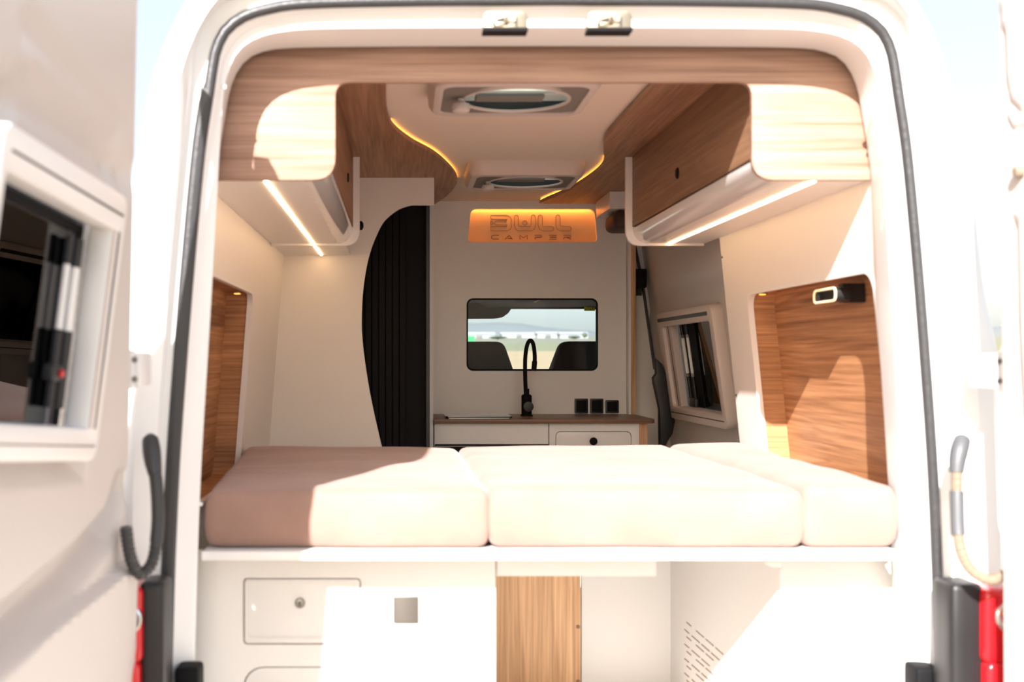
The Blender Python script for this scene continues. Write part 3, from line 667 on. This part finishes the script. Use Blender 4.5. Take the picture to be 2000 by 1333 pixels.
# ------------------------------------------------------------------ reading lamp and niche lights
p0 = onX(1615, 577, 1.225); yl = p0.y; zl = p0.z
lamp = thing('reading_lamp', 'black oblong reading lamp with pale ring on the sunlit wood niche', 'lamp', (1.225, yl, zl))
xb = 1.142-.10*(zl-.43)+.088
a = onX(1590, 592, 1.165); c = onX(1633, 563, 1.165)
hw, hh = (a.y-c.y)/2, (c.z-a.z)/2+.002; ym = (a.y+c.y)/2; zm = (a.z+c.z)/2
def oblong(k, xx, dy=0): return [Vector((xx, ym+dy+y, zm+z)) for y, z in rrect(-hw*k, -hh*(1-(1-k)*1.6), hw*k, hh*(1-(1-k)*1.6), .014*k, 6)]
MB().loft([oblong(1, 1.205), oblong(1, 1.168), oblong(.93, 1.165), oblong(.82, 1.165), oblong(.78, 1.175), oblong(.1, 1.18)], True).build('head', 'black', lamp)
MB().tube(oblong(.97, 1.1645), .0032, 8, True).build('ring', 'gold', lamp)
mz = onX(1647, 573, 1.20)
MB().box(1.19, xb, mz.y-.015, mz.y+.012, mz.z-.026, mz.z+.026).build('mount', 'black', lamp, bevel=.003)
MB().box(1.196, 1.206, mz.y, ym, mz.z-.012, mz.z+.012).build('arm', 'black', lamp)
for dz in (-.012, .012): MB().box(1.187, 1.19, mz.y-.005, mz.y+.002, mz.z+dz-.004, mz.z+dz+.004).build('usb_port', 'steel', lamp)
for (xx, yy, zz, lab) in ((1.190, 3.74, .216, 'tiny warm spotlight in the upper inner corner of the sunlit niche'), (-.545, 3.80, .222, 'tiny warm spotlight in the upper inner corner of the shaded niche')):
    t = thing('niche_spotlight', lab, 'spotlight', (xx, yy, zz))
    MB().lathe([(.016, 0), (.016, .004), (.012, .005)], (xx, yy, zz+.006), (0, 0, -1), 18).build('ring', 'steel', t)
    MB().lathe([(.011, 0), (.011, .002), (.004, .003)], (xx, yy, zz+.001), (0, 0, -1), 16).build('lens', 'ledo', t)

# ------------------------------------------------------------------ sliding side door with its window
lean = .14
d3 = bpy.data.objects.new('door_3', None); C.objects.link(d3); d3.location = (1.30, 4.96, CZ); struct(d3, 'beige lined sliding side door')
def dp(y, z, d=0): return Vector((1.298-lean*z-d, y, z-d*lean))
wy0, wy1, wz0, wz1 = 4.48, 5.44, -.27, .23
ys = [4.06, 4.20, 4.35, 4.50, 4.55, 4.7, 4.9, 5.1, 5.3, 5.37, 5.45, 5.55, 5.64, 5.715]; zs = [-1.12, -.8, -.5, -.3, -.22, 0, .18, .25, .30, .33, .36, .42, .45, .50, .55, .62, .79]
def dh(y, z):
    h = 0
    if z > .30: h += .018*min(1, (z-.30)/.04)
    if z > .43 and 4.5 < y < 5.3: h -= .010*min(1, (z-.43)/.02)
    if z < -.36: h += .02
    if y > 5.46: t = min(1, (y-5.46)/.2); h = h*(1-t)+t*(.030 if z < .25 else .008)
    return h
b = MB(); rows = [[dp(y, z, dh(y, z)) for y in ys] for z in zs]; b.loft(rows)
hole = []
for fi, f in enumerate(b.f):
    cy = sum(b.v[i][1] for i in f)/4; cz = sum(b.v[i][2] for i in f)/4
    if wy0+.03 < cy < wy1-.03 and wz0+.02 < cz < wz1-.02: hole.append(fi)
b.f = [f for i, f in enumerate(b.f) if i not in hole]
b.build('door_liner', 'liner', d3, smooth=60)
b = MB(); rows = [[dp(y, z, -.06) for y in ys] for z in zs]; b.loft(rows); b.f = [f for i, f in enumerate(b.f) if i not in hole]; b.build('door_skin', 'paint', d3)
u3 = Vector((0, -1, 0)); v3 = Vector((-lean, 0, 1)); n3 = u3.cross(v3).normalized(); o3 = Vector((1.298, 0, 0))
fo = rrect(-wy1, wz0, -wy0, wz1, .04); fi_ = rrect(-wy1+.095, wz0+.060, -wy0-.055, wz1-.068, .015)
w3 = MB().plate(fo, [fi_], o3+n3*.048, u3, v3, .05, .008).build('window_frame', 'pinkpvc', d3)
MB().plate(rrect(-wy1+.09, wz0+.050, -wy1+.185, wz1-.062, .003), [], o3+n3*.030, u3, v3, .03).build('blind_track', 'pinkpvc', w3)
MB().plate(rrect(-wy1+.135, wz0+.055, -wy1+.143, wz1-.066, .001), [], o3+n3*.0312, u3, v3, .01).build('track_groove', 'black', w3)
MB().plate(rrect(-wy1+.03, wz1-.044, -wy0-.06, wz1-.028, .004), [], o3+n3*.0490, u3, v3, .006).build('blind_slot', 'black', w3)
MB().plate(rrect(-wy1+.03, wz0+.030, -wy0-.03, wz0+.034, .001), [], o3+n3*.0488, u3, v3, .004).build('frame_groove', 'darkgrey', w3)
MB().plate(rrect(-wy1+.08, wz0+.05, -wy0-.04, wz1-.06, .015), [], o3-n3*.03, u3, v3, .005).build('pane', 'tint2', w3)
MB().plate(rrect(-wy1+.18, wz0+.055, -wy1+.40, wz1-.065, .002), [], o3-n3*.022, u3, v3, .004).build('pane_border', 'matte', w3)
for dy, rr in ((.245, .0085), (.330, .0070)):
    yv = wy1-dy
    st = MB().tube([o3-n3*.006+u3*(-yv)+v3*.115, o3-n3*.006+u3*(-yv)+v3*(-.075)], rr, 10).build('window_stay', 'pvc', w3)
    MB().tube([o3-n3*.006+u3*(-yv)+v3*.16, o3-n3*.006+u3*(-yv)+v3*.10], rr*1.0, 10).build('stay_end', 'black', st)
    MB().tube([o3-n3*.006+u3*(-yv)+v3*(-.06), o3-n3*.006+u3*(-yv)+v3*(-.19)], rr*1.0, 10).build('stay_end', 'black', st)
MB().rbox(1.315, 1.335, wy1-.36, wy1-.26, -.215, -.17, .006, 1, 1, 1).build('window_catch', 'black', w3)

# B pillar behind the partition, belt and black trim
struct(MB().plate([(1.10, -1.12), (1.40, -1.12), (1.37, -.3), (1.30, .2), (1.25, .79), (1.10, .79)], [], (0, 5.72, 0), X, Z_, .02).build('trim_4', 'cream', None), 'pale pillar panel beyond the partition')
pt = [at(x, y, 5.42) for x, y in ((1279, 700), (1292, 712), (1304, 742), (1308, 800), (1317, 822), (1312, 848), (1302, 862), (1296, 874), (1288, 874), (1287, 800), (1276, 748), (1275, 738), (1281, 730))]
pc = MB().plate([(p.x, p.z) for p in pt], [], (0, 5.40, 0), X, Z_, .05, .004).build('pillar_cover', 'black', None); tag(pc, 'black plastic pillar cover below the seat belt, beside the sliding door', 'trim')
sb = thing('seat_belt', 'black seat belt strap and reel box on the pillar beyond the partition', 'seat belt', at(1250, 545, 5.75))
pr = at(1237, 563, 5.62); pq = at(1262, 526, 5.62)
MB().rbox(pr.x, pq.x, 5.60, 5.66, pr.z, pq.z, .008, 2, 2, 2).build('reel_box', 'matte', sb)
st0, st1, st2 = at(1241, 478, 5.66), at(1257, 560, 5.66), at(1280, 722, 5.66)
for a_, c_ in ((st0, st1), (st1, st2)):
    MB().add([a_+Vector((-.004, 0, 0)), a_+Vector((.004, 0, 0)), c_+Vector((.004, 0, 0)), c_+Vector((-.004, 0, 0)), a_+Vector((-.004, .03, 0)), a_+Vector((.004, .03, 0)), c_+Vector((.004, .03, 0)), c_+Vector((-.004, .03, 0))],
        [(0,1,2,3),(7,6,5,4),(0,4,5,1),(1,5,6,2),(2,6,7,3),(3,7,4,0)]).build('strap', 'black', sb, smooth=0)
ex = thing('lower_bracket', 'cream bracket at the foot of the pillar, just above the cushions', 'bracket', at(1315, 850, 5.6))
MB().plate(rpoly([(p.x, p.z) for p in (at(1300, 885, 5.6), at(1338, 885, 5.6), at(1334, 862, 5.6), at(1325, 835, 5.6), at(1315, 815, 5.6), at(1314, 840, 5.6), at(1306, 860, 5.6))], .004), [], (0, 5.6, 0), X, Z_, .02, .002).build('plate', 'cream', ex)
rl = thing('blind_roll', 'dark brown rolled blind end at the ceiling, beside the white cabinet end', 'blind', at(1210, 430, 5.2))
MB().rbox(*(at(1197, 0, 5.2).x, at(1262, 0, 5.2).x), 5.16, 5.42, at(0, 447, 5.2).z, at(0, 412, 5.2).z, .03, 3, 3, 1).build('roll', mat('dark_brown', (.06, .035, .022), .6), rl)
MB().box(at(1186, 0, 5.2).x, at(1262, 0, 5.2).x, 5.14, 5.5, at(0, 411, 5.2).z, .765).build('pelmet', 'lam', rl, bevel=.004)

# ------------------------------------------------------------------ cab seen through the partition window
struct(MB().box(-.52, 1.21, 5.70, 7.02, .325, .36).build('ceiling_cab', 'cabgrey', None), 'dark headliner of the cab')
struct(MB().plate([(-.60, -1.2), (1.32, -1.2), (1.32, .60), (-.60, .60)], [rrect(-.50, -.16, 1.235, .325, .06)], (0, 7.05, 0), X, Vector((0, -.28, 1)).normalized(), .05).build('wall_cab', 'cabgrey', None), 'windscreen surround')
wsn = MB().plate(rrect(-.51, -.17, 1.245, .335, .06), [], (0, 7.08, 0), X, Vector((0, -.28, 1)).normalized(), .006).build('window_2', 'screen', None); struct(wsn, 'windscreen of the van')
def sidewall(name, x):
    struct(MB().plate([(-7.3, -1.2), (-5.76, -1.2), (-5.76, .40), (-7.0, .40)] if x > 0 else [(5.76, -1.2), (7.3, -1.2), (7.0, .40), (5.76, .40)], [rrect(-6.9, -.2, -6.0, .26, .06)] if x > 0 else [rrect(6.0, -.2, 6.9, .26, .06)], (x, 0, 0), -Y_*-1 if x > 0 else Y_, Z_, .05).build(name, 'cabgrey', None))
b = MB().plate([(5.76, -1.2), (7.3, -1.2), (7.0, .40), (5.76, .40)], [rrect(6.0, -.2, 6.9, .26, .06)], (-.55, 0, 0), Y_, Z_, .05); struct(b.build('wall_cab_left', 'cabgrey', None))
b = MB().plate([(5.76, -1.2), (7.3, -1.2), (7.0, .40), (5.76, .40)], [rrect(6.0, -.2, 6.9, .26, .06)], (1.27, 0, 0), Y_, Z_, .05); struct(b.build('wall_cab_right', 'cabgrey', None))
struct(MB().box(-.55, 1.27, 5.72, 7.3, -1.2, -1.15).build('floor_cab', 'darkgrey', None))
dsh = MB().rbox(-.50, 1.22, 6.80, 6.98, -.62, -.30, .05, 8, 4, 2).build('dashboard', 'darkgrey', None); tag(dsh, 'dark dashboard under the windscreen', 'dashboard')
def seat(pts, lab):
    t = thing('cab_seat', lab, 'seat', (sum(p[0] for p in pts)/len(pts)*0+at(pts[0][0], 0, 6.2).x, 6.2, -1.1), 'cab seats seen through the partition window')
    P = rpoly([(at(x, y, 6.2).x, at(x, y, 6.2).z) for x, y in pts], [.0, .0, .035, .06, .0, .0][:len(pts)])
    MB().plate(P, [], (0, 6.2, 0), X, Z_, .14, .025).build('backrest', 'cabfab', t)
    xs = [p[0] for p in P]; MB().rbox(min(xs), max(xs), 6.25, 6.75, -.75, -.60, .05, 4, 4, 1).build('seat', 'cabfab', t)
    MB().box(min(xs)+.05, max(xs)-.05, 6.3, 6.7, -1.15, -.74).build('seat_base', 'darkgrey', t)
seat([(760, 900), (1018, 900), (1003, 722), (984, 667.5), (800, 667.5)], 'dark cab seat back with sloping side, on the black roller door side')
def seat2():
    pts = [(1060, 900), (1208, 900), (1208, 667), (1098, 667), (1077, 722)]
    t = thing('cab_seat', 'dark cab seat back with sloping side, behind the tap on the socket side', 'seat', (at(1180, 0, 6.2).x, 6.2, -1.1), 'cab seats seen through the partition window')
    P = rpoly([(at(x, y, 6.2).x, at(x, y, 6.2).z) for x, y in pts], [0, 0, .05, .06, 0])
    MB().plate(P, [], (0, 6.2, 0), X, Z_, .14, .025).build('backrest', 'cabfab', t)
    MB().rbox(P[0][0], 1.20, 6.25, 6.75, -.75, -.60, .05, 4, 4, 1).build('seat', 'cabfab', t); MB().box(P[0][0]+.05, 1.15, 6.3, 6.7, -1.15, -.74).build('seat_base', 'darkgrey', t)
seat2()
vy = 6.86
vp = [at(x, y, vy) for x, y in ((850, 600), (1001, 600), (993, 612), (982, 620), (965, 623), (850, 624))]
vz = MB().plate(rpoly([(p.x, p.z) for p in vp][::-1], .006), [], (0, vy, 0), X, Z_, .02, .004).build('sun_visor', 'darkgrey', None); tag(vz, 'grey sun visor hanging at the top of the windscreen', 'sun visor')
vp = [at(x, y, 6.5) for x, y in ((840, 596), (938, 592), (948, 600), (946, 608), (936, 611), (840, 613))]
vz = MB().plate(rpoly([(p.x, p.z) for p in vp][::-1], .008), [], (0, 6.5, 0), X, Z_, .05, .008).build('overhead_console', 'cabgrey', None); tag(vz, 'dark rounded overhead console in front of the sun visor', 'console')
ya = at(1141, 607.5, 6.94); yb_ = at(1162, 599, 6.94)
stk = MB().box(ya.x, yb_.x, 6.938, 6.941, ya.z, yb_.z).build('windscreen_sticker', 'yellow', None); tag(stk, 'small yellow sticker at the top corner of the windscreen', 'sticker')
for i in range(4): MB().box(ya.x+.008+i*.014, ya.x+.012+i*.014, 6.9365, 6.938, ya.z+.006+(i % 2)*.008, ya.z+.012+(i % 2)*.008).build('dot', 'darkgrey', stk)

# ------------------------------------------------------------------ rear doors, swung open on their leaning hinges
def local_frame(O, u, ln=.075):
    u = Vector(u).normalized(); sx = 1 if u.x < 0 else -1
    v = Vector((sx*ln, .0, 1)); v = (v-u*v.dot(u)).normalized(); m = v.cross(u)
    Mx = Matrix((( u.x, m.x, v.x, O[0]), (u.y, m.y, v.y, O[1]), (u.z, m.z, v.z, O[2]), (0,0,0,1)))
    return Vector(O), u, v, m, Mx
def uvof(fr, px, py, off=0):
    O, u, v, m, Mx = fr; d = Vector(((px-PX)/F, 1, (PY-py)/F)); c = Vector((0, 0, CZ))
    t = (O+m*off-c).dot(m)/d.dot(m); p = c+d*t-O; return p.dot(u), p.dot(v)
def segdist(U, V, poly):
    D = np.full(U.shape, 9.)
    for (a, b), (c, d) in zip(poly, poly[1:]):
        ex, ey = c-a, d-b; t = np.clip(((U-a)*ex+(V-b)*ey)/max(1e-9, ex*ex+ey*ey), 0, 1)
        D = np.minimum(D, np.hypot(U-a-t*ex, V-b-t*ey))
    return D
def sstep(x): x = np.clip(x, 0, 1); return x*x*(3-2*x)
def door(name, label, fr, hinge, ufree, vtop, vbot, relief, hole, sgn, corner=.16, topdrop=.05):
    """inner skin as a relief grid, outer skin and edges behind it"""
    root = bpy.data.objects.new(name, None); C.objects.link(root); root.matrix_world = fr[4]; struct(root, label)
    nu, nv = 150, 250
    hv = [h[1] for h in hinge]; hu = [h[0] for h in hinge]; o_ = np.argsort(hv); hv = np.array(hv)[o_]; hu = np.array(hu)[o_]
    V = np.linspace(vbot, vtop, nv)[:, None]*np.ones((1, nu)); s = np.linspace(0, 1, nu)[None, :]*np.ones((nv, 1))
    u0 = np.interp(V, hv, hu); k = np.clip((V-(vtop-corner))/corner, 0, 1); uf = ufree-corner*(1-np.sqrt(np.clip(1-k*k, 0, 1)))-np.clip(V-.1, 0, 9)*0.0
    U = u0+(uf-u0)*s; V = V-topdrop*sstep(k)*s*0
    H = relief(U, V)*sgn
    edge = np.minimum(np.minimum(U-u0, uf-U), np.minimum(vtop-V, V-vbot)); H = H-sgn*.014*(1-sstep(edge/.02))
    keep = np.ones((nv-1, nu-1), bool)
    if hole:
        cu = (U[1:, 1:]+U[:-1, :-1])/2; cv = (V[1:, 1:]+V[:-1, :-1])/2
        keep = ~((cu > hole[0]) & (cu < hole[1]) & (cv > hole[2]) & (cv < hole[3]))
    def skin(Hh, nm, m, edgeback=None, back=0.0):
        Ub = U-back*(1-s)**2*sstep((.28-V)/.35)  # outer skin drawn out at the hinge, out of sight, to shade the pillar
        b = MB(); vs = np.stack([Ub, Hh, V], -1).reshape(-1, 3); fs = [(j*nu+i, j*nu+i+1, (j+1)*nu+i+1, (j+1)*nu+i) for j in range(nv-1) for i in range(nu-1) if keep[j, i]]
        b.add(vs, fs)
        if edgeback is not None:
            ring = [(0, i) for i in range(nu)]+[(j, nu-1) for j in range(1, nv)]+[(nv-1, i) for i in range(nu-2, -1, -1)]+[(j, 0) for j in range(nv-2, 0, -1)]
            b.loft([[(U[j, i], Hh[j, i], V[j, i]) for j, i in ring], [(U[j, i], edgeback, V[j, i]) for j, i in ring]], True)
        return b.build(nm, m, root, local=True, smooth=60)
    skin(H, 'door_liner', 'liner', -sgn*.05); skin(np.full(U.shape, -sgn*.05)-sgn*.03*(1-s)**6, 'door_skin', 'paint', None, .13)
    return root
# left door
frL = local_frame((-.54, 2.30, CZ), (-.11, -1, .083), .098)
hingeL = [uvof(frL, *p) for p in ((330, -200), (322, -60), (296, -22), (276, 2), (271, 200), (265, 500), (259, 800), (251, 1090), (246, 1333), (243, 1500))]  # points above the view shape an unseen door corner to shade the surround
wTR, wBR, wTL = uvof(frL, 240, 385, .03), uvof(frL, 191, 901, .03), uvof(frL, 32, 244, .03)
wu0 = (wTR[0]+wBR[0])/2; wu1 = wTL[0]+.045; wv1 = (wTR[1]+wTL[1])/2; wv0 = wBR[1]
WR = (wu0, wu1, wv0, wv1)
def stepL(px_pts): return [uvof(frL, *p) for p in px_pts]
lowL = stepL([(262, 1082), (30, 1258), (-120, 1372)]); chanL = stepL([(236, 960), (215, 1030), (150, 1110), (20, 1225), (-100, 1320)])
arcL = stepL([(-40, 330), (-10, 215), (30, 180), (70, 178), (150, 238), (225, 300), (248, 345)])
crL = stepL([(60, 60), (110, 120), (235, 250)])
def reliefL(U, V):
    H = np.zeros(U.shape)
    # pocket round the window
    m = .075; dd = np.maximum(np.maximum(wu0-m*.45-U, U-wu1-m), np.maximum(wv0-.03-V, V-wv1-m)); H -= .022*(1-sstep((dd+.03)/.05))
    H -= .026*(1-sstep(segdist(U, V, arcL)/.055)); H -= .010*(1-sstep(segdist(U, V, crL)/.05))
    H -= .050*(1-sstep((segdist(U, V, chanL)-.014)/.045))
    lx = np.array([p[0] for p in lowL]); ly = np.array([p[1] for p in lowL]); o_ = np.argsort(lx)
    below = np.interp(U, lx[o_], ly[o_])-V; H += .028*sstep(below/.010)
    return H
doorL = door('door_1', 'open rear door with a dark tinted window on the shaded side', frL, hingeL, .80, .785, -1.15, reliefL, (wu0+.03, wu1-.03, wv0+.03, wv1-.03), 1)
def lplate(outer, holes, m0, th, name, mt, parent, bev=.0):
    b = MB().plate(outer, holes, (0, 0, 0), X, Z_, th, bev)   # u x v = -y: faces outwards, so place by its far side
    b.v = [(x, y+m0, z) for x, y, z in b.v]
    return b.build(name, mt, parent, local=True)
fo = rrect(wu0, wv0, wu1, wv1, .03); g0, g1, g2, g3 = wu0+.058, wu1-.028, wv0+.058, wv1-.070
wfL = lplate(fo, [rrect(g0, g2, g1, g3, .006)], -.012, .048, 'window_frame', 'pvc', doorL, .007)
lplate(rrect(wu0+.020, wv1-.040, wu1-.03, wv1-.036, .001), [], .035, .002, 'frame_groove', 'darkgrey', wfL)
lplate(rrect(wu0+.020, wv0+.026, wu1-.02, wv0+.029, .001), [], .035, .002, 'frame_groove', 'grey', wfL)
for o_, mt in ((.014, 'steel'), (.034, 'pinkpvc')): lplate(rrect(g0-.044+o_, g2-.0, g0-.036+o_, g3+.0, .001), [], .0345, .003, 'blind_track', mt, wfL)
lplate(rrect(g0-.01, g2-.01, g1+.01, g3+.01, .006), [], -.030, .005, 'pane', 'tint', wfL)
lplate(rrect(g0-.0, g2, g0+.024, g3, .001), [], -.024, .004, 'pane_border', 'matte', wfL); lplate(rrect(g0, g3-.016, g1, g3, .001), [], -.024, .004, 'pane_border', 'matte', wfL)
for du, rr in ((.040, .0085), (.075, .006)):
    st = MB().tube([(g0+du, -.010, g3-.075), (g0+du, -.010, g2+.16)], rr, 12).build('window_stay', 'pvc', wfL, local=True)
    MB().tube([(g0+du, -.010, g3-.03), (g0+du, -.010, g3-.08)], rr*1.15, 10).build('stay_end', 'black', st, local=True)
    MB().tube([(g0+du, -.010, g2+.165), (g0+du, -.010, g2+.03)], rr*1.25, 10).build('stay_end', 'black', st, local=True)
MB().rbox(g0+.055, g0+.095, -.022, .0, g2+.075, g2+.105, .006, 1, 1, 1).build('window_catch', 'black', wfL, local=True)
cb = MB().lathe([(.007, 0), (.007, .004), (.003, .005)], (g0+.068, .001, g2+.09), (0, 1, 0), 12).build('catch_button', 'red', wfL, local=True)
# right door
frR = local_frame((1.20, 2.30, CZ), (.10, -1, .083))
hingeR = [uvof(frR, *p) for p in ((1936, -140), (1937, 0), (1940, 200), (1944, 500), (1948, 800), (1955, 1040), (1961, 1060), (1962, 1333), (1963, 1500))]
ovR = [uvof(frR, *p) for p in ((1950, 20), (1951, 120), (1955, 190), (1962, 235), (1975, 258), (2010, 250), (2060, 220))]
ovR2 = [uvof(frR, *p) for p in ((1957, 60), (1960, 150), (1968, 200), (1990, 222), (2040, 190))]
vgR = [uvof(frR, *p) for p in ((1978, 440), (1981, 620), (1990, 800), (2003, 960))]
def reliefR(U, V):
    H = -.007*(1-sstep(segdist(U, V, ovR)/.014))-.007*(1-sstep(segdist(U, V, ovR2)/.014))-.012*(1-sstep(segdist(U, V, vgR)/.02))
    lx = uvof(frR, 1961, 1050)[1]; H = H+.014*sstep((lx-V)/.01)
    return H
doorR = door('door_2', 'open rear door on the sunlit side, only its hinge edge in view', frR, hingeR, .80, .90, -1.15, reliefR, None, -1)
kx_, kv = uvof(frR, 1996, 335); kx2, kv2 = uvof(frR, 1943, 342)
MB().lathe([(.012, 0), (.012, .01), (.008, .014)], (kx_, -.002, kv), (0, -1, 0), 14).build('liner_plug', 'hose', doorR, local=True)
MB().lathe([(.005, 0), (.005, .008), (.003, .01)], (kx2+.004, .0, kv2), (0, -1, 0), 12).build('liner_plug', 'pvc', doorR, local=True)
# hinges
for px, py, nm in ((264, 722, 'door hinge block on the shaded pillar'), (1942, 725, 'door hinge block on the sunlit pillar')):
    c = at(px, py, 2.36); s = 1 if px < 1000 else -1
    t = thing('door_hinge', 'white '+nm+', beside the open rear door', 'hinge', c)
    MB().rbox(c.x-.018, c.x+.018, 2.33, 2.44, c.z-.036, c.z+.036, .006, 2, 2, 2).build('hinge_plate', 'paint', t)
    MB().tube([(c.x-s*.004, 2.335, c.z-.04), (c.x-s*.004, 2.335, c.z+.04)], .010, 12).build('hinge_pin', 'paint', t)
    for dz in (-.02, .02): MB().lathe([(.007, 0), (.006, .004), (.002, .004)], (c.x+s*.006, 2.33, c.z+dz), (0, -1, 0), 6).build('bolt', 'steel', t)

# ------------------------------------------------------------------ latches, lights and cables on the rear frame
for px, lab in ((986, 'pale zinc latch striker in the header, on the shaded door side'), (1189, 'pale zinc latch striker in the header, on the sunlit door side')):
    c = at(px, 42, 2.555); t = thing('latch_striker', lab, 'latch', c, 'latch strikers in the header')
    MB().plate(rrect(c.x-.049, c.z-.019, c.x+.049, c.z+.019, (.003, .003, .014, .014)), [], (0, 2.540, 0), X, Z_, .04, .002).build('plate', 'brass', t)
    MB().box(c.x-.050, c.x+.050, 2.536, 2.58, c.z-.026, c.z-.019).build('gasket', 'matte', t)
    MB().tube([(c.x-.026, 2.54, c.z-.012), (c.x-.026, 2.522, c.z-.006), (c.x+.002, 2.522, c.z+.004), (c.x+.002, 2.54, c.z-.010)], .0035, 8).build('hook', 'brass', t)
    MB().lathe([(.009, 0), (.008, .004), (.003, .004)], (c.x+.016, 2.54, c.z+.002), (0, -1, 0), 16).build('bolt', 'brass', t); MB().box(c.x+.022, c.x+.026, 2.536, 2.541, c.z-.014, c.z+.004).build('slot', 'darkgrey', t)
    MB().box(c.x-.020, c.x-.002, 2.5375, 2.541, c.z-.004, c.z+.008).build('slot', 'darkgrey', t)
for px, s, lab in ((366, 1, 'black lower door latch on the shaded pillar foot'), (1806, -1, 'black lower door latch on the sunlit pillar foot')):
    c = at(px-s*-3, 1325, 2.56); t = thing('lower_latch', lab, 'latch', c)
    MB().rbox(c.x-.028, c.x+.028, 2.53, 2.60, c.z-.06, c.z+.030, .010, 2, 2, 2).build('body', 'matte', t)
    MB().tube([(c.x-s*.02, 2.495, c.z-.0), (c.x-s*.005, 2.490, c.z-.008), (c.x+s*.01, 2.495, c.z-.04)], .006, 10).build('latch_hook', 'steel', t)
ty_ = 2.435
def taillight(s, x_in, x_mid, x_out, ztop, lab):
    t = thing('tail_light', lab, 'tail light', ((x_in+x_out)/2, ty_, -.9), 'tail lights')
    MB().rbox(min(x_in, x_mid), max(x_in, x_mid), 2.425, 2.52, -1.1, ztop, .014, 3, 3, 6).build('housing', 'black', t)
    b = MB().rbox(min(x_mid-s*.01, x_out), max(x_mid-s*.01, x_out), 2.405, 2.52, -.645, ztop-.008, .016, 4, 3, 6); l1 = b.build('lens', 'red', t)
    b = MB().rbox(min(x_mid-s*.006, x_out), max(x_mid-s*.006, x_out), 2.400, 2.52, -1.1, -.640, .014, 4, 3, 6); b.build('lens', 'red', t)
    c = Vector(((x_mid+x_out)/2+s*.004, 2.402, -.543)) if s > 0 else Vector((x_mid-.022, 2.402, -.548))
    rf = MB().lathe([(.034, -.01), (.034, .002), (.030, .004), (.026, -.002), (.015, -.004), (.002, -.005)], c, (0, -1, 0), 28).build('reflector', 'chrome', t)
    MB().lathe([(.012, -.006), (.011, .003), (.005, .006), (.001, .006)], c+Vector((-.006, 0, .006)), (0, -1, 0), 16).build('bulb', 'amber', rf)
r0, r1, r2 = at(1857, 0, 2.43).x, at(1921, 0, 2.43).x, at(1995, 0, 2.43).x
taillight(1, r0, r1, r2, at(0, 1141, 2.43).z, 'red tail light with round clear reflector, beside the beige ribbed hose')
l0_, l1_, l2_ = at(322, 0, 2.43).x, at(272, 0, 2.43).x, at(205, 0, 2.43).x
taillight(-1, l0_, l1_, l2_, at(0, 1137, 2.43).z, 'red tail light with black housing, below the black cable loop')

# beige hose, right
hs = thing('cable_hose', 'beige ribbed cable hose with grey sleeve on the sunlit pillar', 'hose', at(1872, 900, 2.40))
path = resample(catmull([at(*p) for p in ((1869, 922, 2.40), (1869, 980, 2.39), (1871, 1040, 2.38), (1877, 1075, 2.37), (1892, 1108, 2.36), (1915, 1127, 2.345), (1938, 1133, 2.335), (1962, 1124, 2.33))], 10), 150)
MB().tube(path, [.0118+.0014*math.sin(i*1.75) for i in range(150)], 12).build('ribbed_hose', 'hose', hs)
MB().tube(path[22:72], .0142, 14).build('sleeve', 'sleeve', hs)
bt = [at(*p) for p in ((1868, 924, 2.40), (1870, 900, 2.405), (1874, 880, 2.41), (1879, 862, 2.42), (1883, 852, 2.435))]
MB().tube(catmull(bt, 6), [.0142+.004*math.sin(i/24*math.pi) for i in range(20)]+[.0125, .010, .008, .006, .003], 14).build('boot', 'sleeve', hs)
cl = thing('cable_loop', 'black rubber cable loop on the shaded pillar beside the door', 'cable', at(304, 900, 2.40))
path = resample(catmull([at(*p) for p in ((299, 900, 2.41), (304, 931, 2.40), (308, 980, 2.39), (308, 1030, 2.38), (300, 1090, 2.36), (284, 1118, 2.34), (268, 1118, 2.325), (254, 1085, 2.31), (246, 1030, 2.30))], 10), 130)
MB().tube(path, [.0125+.0012*math.sin(i*1.75)*(1 if i > 65 else 0) for i in range(130)], 12).build('ribbed_hose', 'rubber', cl)
MB().tube(path[12:62], .0140, 14).build('sleeve', 'rubber', cl)
bt = catmull([at(*p) for p in ((303, 928, 2.402), (299, 905, 2.41), (296, 880, 2.42), (294, 862, 2.43), (293, 848, 2.445))], 6)
MB().tube(bt, [.0145+.005*math.sin(i/24*math.pi) for i in range(20)]+[.014, .012, .009, .006, .003], 14).build('boot', 'rubber', cl)
